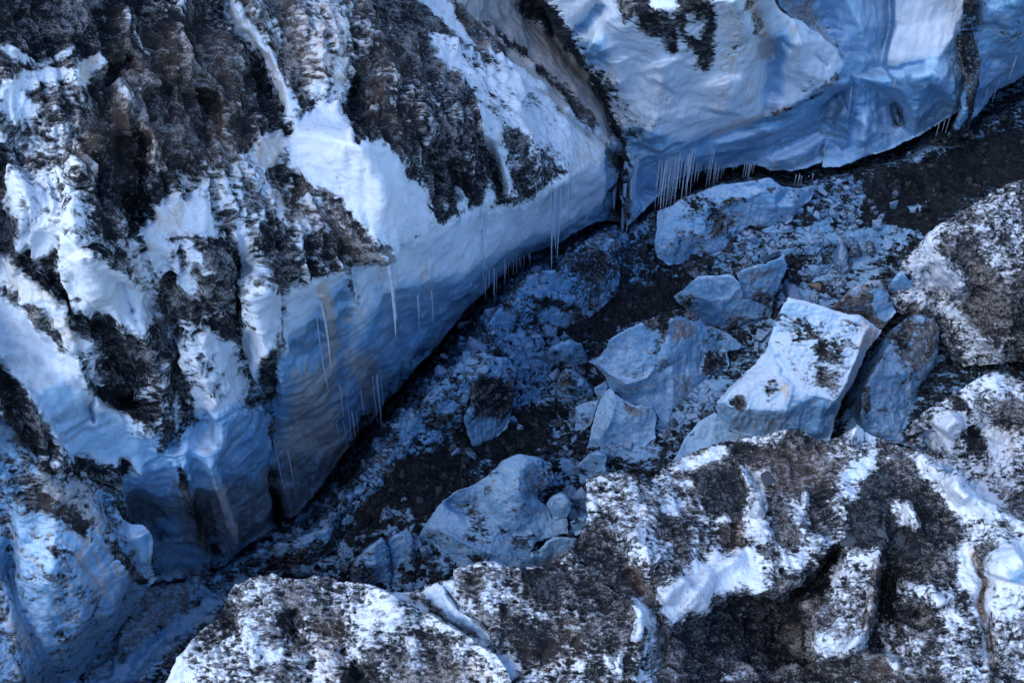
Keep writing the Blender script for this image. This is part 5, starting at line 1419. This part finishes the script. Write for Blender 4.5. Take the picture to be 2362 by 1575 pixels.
piece('right_ridge', 'ice_ridge', 'steep speckled ice ridge rising at the right edge above the gravel', 'ice ridge',
 '''T0 2800,230,6 2362,410,5.0 2300,436,4.7 2230,480,4.3 2150,530,3.8 T6 1650,110,3.4 1600,170,3.2 1530,250,2.9 1480,340,2.6 1430,480,2.1 1430,560,1.8 1600,650,1.5 1750,700,1.0 1870,880,.5 1950,955,.1 2150,940,.1 2352,925,.2 T0 2850,820,.5''',
 ['T6 1750,120,3.9 1900,80,4.3 2100,20,4.7', 'T6 1620,300,3.0 1680,430,2.5 1900,560,1.9', 'T6 1900,420,2.9 2100,350,3.5 2352,300,3.9', 'T6 2000,700,1.6 2200,700,1.9', 'T6 1800,250,3.6 1960,330,3.2'],
 dict(d=.6, s=.2, b=.1), '''
 d .1 30 P 6 1530,260 1650,110 1750,-40 1850,-40 1760,140 1820,300 1900,300 1990,450 1950,500 1850,440 1700,420 1560,320
 d .35 20 S 6 1600,170 1680,200 1720,300
 d .15 34 P 6 1440,490 1600,400 1700,460 1900,560 1990,640 1960,680 1840,620 1620,540
 d .65 40 P 6 1440,500 1620,560 1800,660 1860,860 1750,720 1600,650
 d .85 40 P 6 1840,170 1980,130 2050,250 2000,330 1920,290
 d .48 60 P 6 1880,40 2352,-40 2352,300 2150,250
 d .9 60 P 6 1980,420 2150,340 2250,500 2100,700 2000,600
 d .25 30 P 6 2080,60 2140,90 2250,300 2220,340 2120,200
 d .28 26 P 6 1930,740 2040,660 2120,780 2250,920 2100,920 1960,860
 d .8 50 P 6 2250,550 2352,500 2352,900 2260,860
 ''', '''
 -.3 24 G 6 1690,260 1720,380 1850,460
 .25 24 G 6 1780,180 1830,300 1960,420
 -.3 40 G 6 2000,420 2060,600 2020,760
 .25 18 G 6 2030,680 2100,780 2240,900
 ''', off=.75, **NEAR)
piece('lower_right_ridge', 'ice_ridge', 'rounded snowy ice ridge at the right edge between gravel and the biggest near ridge', 'ice ridge',
 '''T6 1560,1470,2.5 1548,1400,3.0 1600,1320,3.4 1700,1250,3.8 1830,1160,4.1 1920,1110,4.3 2050,1030,4.5 2130,1000,4.6 2200,998,4.6 2280,1020,4.6 2352,1062,4.6 T0 2850,1150,5.2 2800,1500,4.0 T9 2352,560,3.4 2150,420,3.1 1950,280,2.7 1750,120,2.4 1650,60,2.3 T6 1620,1560,2.3''',
 ['T6 1700,1320,3.6 1730,1400,3.2 1710,1530,2.6', 'T6 1900,1250,3.9 1830,1450,3.4', 'T6 2150,1150,4.4 2150,1400,3.6', 'T9 1900,100,2.9 2100,250,3.1 2300,300,3.6'],
 dict(d=.48, s=.2, b=.12), '''
 d .35 30 P 6 1560,1400 1700,1260 1850,1160 1900,1250 1760,1400 1700,1420
 d .95 20 P 6 1850,1170 1920,1160 1960,1220 1920,1280 1870,1240
 d .25 26 P 6 1900,1130 2130,1010 2330,1060 2300,1150 2100,1120 1980,1180
 d .05 20 P 6 1740,1400 1850,1270 1960,1260 1930,1350 1880,1480 1760,1500
 b .6 20 P 6 1600,1480 1720,1390 1710,1540 1620,1558
 d .9 36 P 6 2050,1230 2200,1170 2330,1250 2250,1400 2180,1350 2120,1280
 d .85 36 P 6 1940,1400 2050,1330 2120,1480 2050,1600 1950,1520
 d .12 26 P 6 2010,1260 2100,1330 2180,1440 2260,1420 2200,1520 2080,1420
 s .6 26 P 6 2240,1400 2330,1330 2330,1558 2240,1558
 d .06 20 P 9 1640,0 1850,100 2000,200 2100,260 2250,300 2250,400 2050,330 1850,170
 b .35 20 P 9 1690,20 1900,110 2100,280 2000,260 1800,110
 s .4 30 P 9 1900,0 2100,100 2300,200 2250,320 2100,240
 d .7 30 P 9 2210,300 2352,280 2352,400 2280,400
 ''', '''
 -.3 16 G 6 1690,1380 1720,1470 1700,1558
 .3 24 G 6 1800,1400 1900,1300
 -.3 40 G 6 2150,1280 2080,1460
 ''', **NEAR)

# ------------------------------------------------------------------ icicles
ICE_ME = {}
def icicle(x, y1, y2, r, key, label, group, lift=.05):
    P, Nn = on(key, x, y1)
    P = P + Nn * (-.05) + np.array([0, -lift, .15])
    lo, hi = .05, 14.0
    for _ in range(30):
        L = (lo + hi) / 2
        _, yy = project(P - np.array([0, 0, L]))
        if yy < y2: lo = L
        else: hi = L
    segs, rows = 8, 14
    v = []
    ph = RNG.uniform(0, 6.28)
    bx, by = RNG.normal(0, .012, 2) * L
    for k in range(rows + 1):
        t = k / rows
        rr = .8 * r * (1 - t) ** .75 * (1 + .16 * math.sin(ph + t * 26) * (1 - t) + .08 * math.sin(ph * 3 + t * 57)) + .004
        if k == 0: rr *= .6
        cx, cy = bx * math.sin(t * 3.0), by * math.sin(t * 2.5)
        for q in range(segs):
            a = q / segs * 2 * math.pi
            v.append((cx + rr * math.cos(a), cy + rr * math.sin(a), -L * t))
    f = [[k * segs + q, k * segs + (q + 1) % segs, (k + 1) * segs + (q + 1) % segs, (k + 1) * segs + q] for k in range(rows) for q in range(segs)]
    me = np_mesh('icicle', np.array(v), np.array(f))
    o = link('icicle', me, M['clear_ice'], None, P)
    tag(o, label, 'icicle', group)

def icicles(s, key, r, label, group, more=0):
    for x1, y1, x2, y2 in [(a[0], a[1], b[0], b[1]) for a, b in (pts(q) for q in s.split(';'))]:
        icicle(x1, y1, y2, r * RNG.uniform(.6, 1.25), key, label, group)
        for _ in range(more):
            icicle(x1 + RNG.uniform(-9, 9), y1 + RNG.uniform(-3, 6), y1 + (y2 - y1) * RNG.uniform(.2, .8), r * RNG.uniform(.35, .8), key, label, group)

icicles('T2 1462,1285 1462,1500;T2 1475,1280 1475,1830;T2 1500,1275 1502,1700;T2 1520,1275 1520,1760;T2 1535,1268 1533,1640;T2 1440,1290 1440,1380;T2 1572,1240 1575,1500;T2 1590,1235 1590,1350;T2 1486,1278 1486,1600', 'cliff', .045,
 'long white icicle in the bright bunch below the pointed lip of the cliff', 'bright icicles at the lip', 2)
icicles('T2 1225,1395 1228,1490;T2 1060,1400 1060,1500;T2 980,1420 985,1560;T2 1000,1415 1000,1620;T2 880,1440 880,1530;T2 800,1480 800,1560;T2 840,1450 842,1600;T2 930,1430 930,1500;T2 1130,1400 1130,1470;T2 1330,1340 1330,1420;T2 1370,1320 1370,1400', 'cliff', .03,
 'short thin icicle along the brown edge of the cliff', 'short icicles along the edge', 2)
icicles('T5 990,20 1000,400;T5 548,470 568,700;T5 560,470 572,600;T5 640,440 658,660;T5 1020,350 1025,495', 'cliff', .024,
 'slender icicle hanging on the blue wall of the cliff', 'icicles on the blue wall')
icicles('T5 1080,296 1088,560;T5 1145,236 1150,410;T5 1190,215 1195,335;T5 1222,208 1255,360;T5 1240,205 1250,290;T5 1262,200 1265,280;T5 1300,195 1320,290;T5 1045,320 1048,420;T5 1210,212 1214,270;T5 1170,225 1172,300', 'cliff', .035,
 'icicle hanging over the black slit below the cliff', 'icicles over the slit', 2)
icicles('T5 290,190 372,760;T5 320,190 380,640;T5 100,300 130,560', 'cliff', .065, 'thick frosted icicle running down the blue wall below the brown edge', 'thick frosted icicles')
icicles('T5 270,1010 300,1390;T5 285,1000 310,1300;T5 250,1030 275,1330;T5 300,1020 318,1230;T5 180,1120 195,1290;T5 60,1180 70,1420;T5 95,1260 110,1450;T5 20,1080 30,1300;T5 0,1300 8,1480;T5 130,1250 140,1400;T5 40,1330 50,1500', 'cliff', .035,
 'dull icicle in the dark fringe at the lower end of the wall', 'dark fringe of icicles')
icicles('T4 2160,640 2230,1120;T4 2190,560 2240,960;T7 1900,-60 1990,250;T7 1960,-20 2040,210', 'cliff', .04,
 'long frozen drip on the brown stained part of the cliff', 'frozen drips on the brown ice')
icicles('TC 640,430 590,900;TC 665,430 610,860;TC 700,420 690,1020;TC 722,400 700,940;TC 745,380 715,1010;TC 772,400 735,890;TC 800,375 770,1080;TC 815,380 800,760;TC 838,358 800,1050;TC 858,370 830,680;TC 882,370 830,1040;TC 905,380 870,560;TC 925,350 880,700;TC 960,290 880,970;TC 990,430 960,620;TC 1020,430 985,610;TC 1035,440 1010,560;TC 690,470 660,820;TC 760,450 740,720', 'serac', .05,
 'long straight icicle of the dense curtain under the broad white serac', 'curtain of long icicles', 2)
icicles('TC 1115,430 1088,695;TC 1130,420 1120,560;TC 1150,400 1138,590;TC 1165,300 1140,640;TC 1180,420 1160,620;TC 1195,430 1180,650;TC 1215,440 1200,600;TC 1230,440 1215,610;TC 1255,440 1245,580;TC 1280,440 1275,540;TC 1500,440 1430,920;TC 1530,450 1512,620;TC 1515,445 1500,560;TC 1990,545 1962,660;TC 2020,545 2000,665;TC 1560,440 1555,520;TC 1370,440 1365,500;TC 2150,540 2145,600', 'serac', .035,
 'thin icicle right of the dense curtain, over the black gap', 'thin icicles over the gap', 1)
icicles('TC 300,330 225,1260;TC 330,400 240,1150;TC 360,420 340,1000;TC 270,440 220,1080;TC 190,470 160,900;TC 410,420 395,950', 'serac', .15, 'thick dirty frozen column between cliff and serac', 'dirty frozen columns')
icicles('T3 1700,460 1690,560;T3 1470,540 1460,600;T3 1620,440 1615,510;T3 1815,800 1800,900;T3 1845,790 1835,925;T3 1780,830 1770,930', 'block_serac', .03, 'small icicle under the square block serac', 'icicles on the block serac')
icicles('T3 2310,390 2255,545;T3 2180,560 2140,700;T3 2120,620 2090,760;T3 2060,700 2050,800', 'far_wall', .04, 'icicle above the black cave mouth at the right edge', 'icicles at the cave')

# ------------------------------------------------------------------ stones and fragments
def hull(n, seed, flat=.6, ang=.25):
    r = np.random.default_rng(seed)
    p = r.normal(size=(n, 3))
    p /= np.linalg.norm(p, axis=1)[:, None]
    p *= (1 + r.uniform(-ang, ang, n))[:, None]
    p *= np.array([1, r.uniform(.6, .95), flat])
    bm = bmesh.new()
    for q in p: bm.verts.new(q)
    g = bmesh.ops.convex_hull(bm, input=bm.verts)
    bmesh.ops.delete(bm, geom=[e for e in bm.verts if not e.link_faces], context='VERTS')
    bmesh.ops.triangulate(bm, faces=bm.faces)
    bm.verts.index_update()
    V = np.array([v.co[:] for v in bm.verts]); F = np.array([[v.index for v in f.verts] for f in bm.faces])
    bm.free()
    return V, F

def chunk(key, px, size, name, label, cat, mat, flat=.6, n=16, seed=0, lift=.25, group=None, bevel=.06):
    (x, y), = pts(px)[:, :2]
    P, Nn = on(key, x, y)
    V, F = hull(n, seed, flat)
    a = seed * 1.7
    R = np.array([[math.cos(a), -math.sin(a), 0], [math.sin(a), math.cos(a), 0], [0, 0, 1]])
    z = Nn / np.linalg.norm(Nn); z = z * .5 + np.array([0, 0, .5]); z /= np.linalg.norm(z)
    u = np.cross([0, 1, 0], z); u /= np.linalg.norm(u); w = np.cross(z, u)
    V = (V * size) @ R.T @ np.stack([u, w, z])
    me = np_mesh(name, V, F, smooth_=False)
    bm = bmesh.new(); bm.from_mesh(me)
    bmesh.ops.bevel(bm, geom=bm.edges[:], offset=size * bevel, segments=2, profile=.6, affect='EDGES', clamp_overlap=True)
    bm.to_mesh(me); bm.free()
    for pl in me.polygons: pl.use_smooth = True
    o = link(name, me, mat, None, P + z * size * flat * lift)
    tag(o, label, cat, group)
    return o

SLABS = [('T9 1160,600', .26, 'flat grey stone leaning over the little cave of the biggest near ridge'), ('T9 1250,590', .22, 'pale grey stone beside the one over the little cave'),
 ('T9 1490,575', .26, 'long oval flat stone lying alone on brown grit'), ('T9 1370,550', .22, 'narrow dark stone tilted left of the long oval stone'),
 ('T9 1630,660', .40, 'largest flat grey stone on the biggest near ridge'), ('T9 1590,740', .16, 'small stone just below the largest flat stone'),
 ('TD 2110,890', .17, 'rounded dark stone at the tip of the blue ice patch'), ('T9 1320,340', .14, 'small dark stone near the crest gravel'),
 ('TD 1180,640', .26, 'dark triangular rock half frozen into tan ice'), ('T9 1230,345', .15, 'grey stone under the pale blue ice tongue'),
 ('T9 1440,160', .13, 'little dark stone at the top of the gravel fan')]
for k, (p, s_, l) in enumerate(SLABS):
    chunk('main_ridge', p, s_, 'flat_stone', l, 'stone', M['stone'], flat=.28, n=18, seed=100 + k, group='flat stones on the ridge')
chunk('ground', 'T6 930,415', .30, 'brown_rock', 'single brown angular rock among snowy rubble at the back of the crevasse', 'rock', M['brown_stone'], flat=.7, seed=5, lift=.5)
for k, (p, s_, l) in enumerate([('T3 1970,1210', .26, 'square pale stone on the far dark gravel'), ('T3 1680,1410', .2, 'whitish flat stone low on the far gravel'), ('T3 2290,1040', .18, 'grey stone near the right edge of the far gravel'),
   ('T6 2070,940', .22, 'pale flat stone on the gravel below the right ridge'), ('T6 2010,1020', .16, 'grey stone just left of the pale flat one below the right ridge'), ('T8 440,390', .13, 'tan stone on the gravel left of the pale mound'), ('T8 540,320', .14, 'grey stone on the gravel beside the pale mound'),
   ('TB 1530,90', .2, 'broad dark stone on the gravel above the pale mound'), ('TB 60,670', .18, 'pale stone by the left tip of the pale mound'), ('T8 430,140', .16, 'blue grey stone high on the dark gravel bank')]):
    chunk('ground', p, s_, 'stone', l, 'stone', M['stone'], flat=.5, seed=40 + k, lift=.35, group='larger stones on the gravel')
FR = '''T6 690,430 .30;T6 640,520 .22;T6 600,560 .25;T6 860,370 .16;T6 930,500 .34;T6 1010,500 .22;T6 800,480 .2;T6 1060,400 .18;T6 570,760 .3;T6 630,740 .24;T6 540,830 .2;T6 590,200 .3;T6 500,200 .14;T6 430,150 .2;T5 1210,1240 .2;T5 1170,1320 .22;T5 1230,1370 .16;T5 1600,870 .2;
T5 1650,1000 .22;TA 870,1300 .26;TA 960,1280 .2;TA 1000,1200 .2;TA 850,1360 .22;TA 800,1390 .26;TA 920,1180 .18;TA 960,1420 .2;TA 1080,1180 .22;TA 1130,1210 .18;TA 1040,1260 .15;TB 1640,700 .2;TB 1700,620 .26;TB 1680,760 .2;TB 1540,930 .26;TB 1580,1020 .22;TB 1230,790 .3;TB 1270,700 .22;TB 1380,530 .2;TB 1560,160 .2;TB 1600,200 .14;
T3 1480,1310 .22;T3 1300,1380 .2;T3 1180,1420 .22;T3 1340,1450 .16;T3 940,1460 .22;T3 1060,1300 .26;T3 1210,1300 .28;T7 1180,790 .3;T7 1290,820 .2;T7 1400,850 .22;T5 1380,800 .12;T5 1100,1090 .12;T5 680,1340 .14;T5 800,1290 .12;TC 1450,1220 .2;TC 1560,1180 .22;TC 1990,900 .3;TC 2120,900 .25;TC 1700,1200 .22'''
ra = np.random.default_rng(77)
for (a, b, c, dd, n_, s0, s1) in ((1060, 750, 1330, 900, 12, .2, .5), (1690, 545, 2010, 690, 16, .2, .6), (1300, 900, 1600, 1060, 14, .15, .4), (760, 1150, 1010, 1300, 12, .15, .45), (1480, 490, 1620, 650, 6, .2, .4), (1850, 440, 2080, 540, 10, .15, .45), (960, 930, 1120, 1060, 6, .2, .4), (600, 1240, 860, 1330, 10, .15, .4), (430, 1330, 560, 1460, 6, .2, .4), (1250, 680, 1420, 780, 8, .2, .45)):
    for _ in range(n_):
        FR += ';T0 %d,%d %.2f' % (ra.uniform(a, c), ra.uniform(b, dd), s0 + (s1 - s0) * ra.random() ** 2)
for k, q in enumerate(FR.replace('\n', '').split(';')):
    a, b, c = q.split()
    chunk('ground', a + ' ' + b, float(c), 'ice_fragment', 'broken lump of pale ice lying loose in the rubble on the crevasse floor', 'ice fragment', M['shard_ice'], flat=.7, n=13, seed=200 + k, lift=.2, group='ice fragments on the floor', bevel=.05)

def gravel(key, count, name, smin, smax, seed, kind='stuff', thr=.55, ice=False):
    q = PIECES[key]
    r = np.random.default_rng(seed)
    ok = q['ok'] & ((q['d'] < .62) & (q['g'] > .05) if ice else (q['g'] * q['d'] > thr))
    jj, ii = np.nonzero(ok)
    px = q['x0'] + ii * q['gs']; py = q['y0'] + jj * q['gs']
    m = (px > -60) & (px < 2430) & (py > -40) & (py < 1640)
    jj, ii = jj[m], ii[m]
    clus = fbm(np.stack([px[m] / 60, py[m] / 60, px[m] * 0], -1), 3)
    w = smooth(clus, -.25, .4) + .08
    pick = r.choice(len(jj), size=count, p=w / w.sum())
    temps = [hull(12, 900 + k, .6, .3) for k in range(10)]
    Vs, Fs, off = [], [], 0
    for n_ in pick:
        V, F = temps[r.integers(10)]
        s_ = smin * (smax / smin) ** (r.random() ** 2.6)
        A = r.normal(size=(3, 3)); Qm, _ = np.linalg.qr(A)
        Vr = (V * s_) @ Qm.T * np.array([1, 1, .75])
        c = q['P'][jj[n_], ii[n_]] + np.array([r.normal(0, .02), r.normal(0, .02), s_ * .18])
        Vs.append(Vr + c); Fs.append(F + off); off += len(V)
    V, F = np.vstack(Vs), np.vstack(Fs)
    o = link(name, np_mesh(name, V, F, smooth_=False), M['shard_ice' if ice else 'stone'])
    tag(o, None, None, None, kind)
gravel('ground', 11000, 'gravel', .05, .26, 21, thr=.5)
gravel('ground', 1900, 'ice_rubble', .025, .30, 31, ice=True)
gravel('main_ridge', 2600, 'ridge_gravel', .025, .11, 22)
gravel('saddle_ridge', 400, 'saddle_gravel', .025, .08, 23)

# ------------------------------------------------------------------ the glacier all around, its unseen rim raised to block low sky light
bm = bmesh.new()
bmesh.ops.create_grid(bm, x_segments=240, y_segments=240, size=400)
for v in bm.verts:
    r_ = math.hypot(v.co.x, v.co.y - 2)
    k_ = min(max((r_ - 24) / 24, 0), 1)
    v.co.z = -9.5 + 18 * k_ * k_ * (3 - 2 * k_) + (.3 + 2.5 * k_) * math.sin(v.co.x * .21 + 1) * math.cos(v.co.y * .17)
me = bpy.data.meshes.new('sky_blocking_field'); bm.to_mesh(me); bm.free()
for pl in me.polygons: pl.use_smooth = True
tag(link('sky_blocking_field', me, M['ice_sheet']), None, None, None, 'structure')
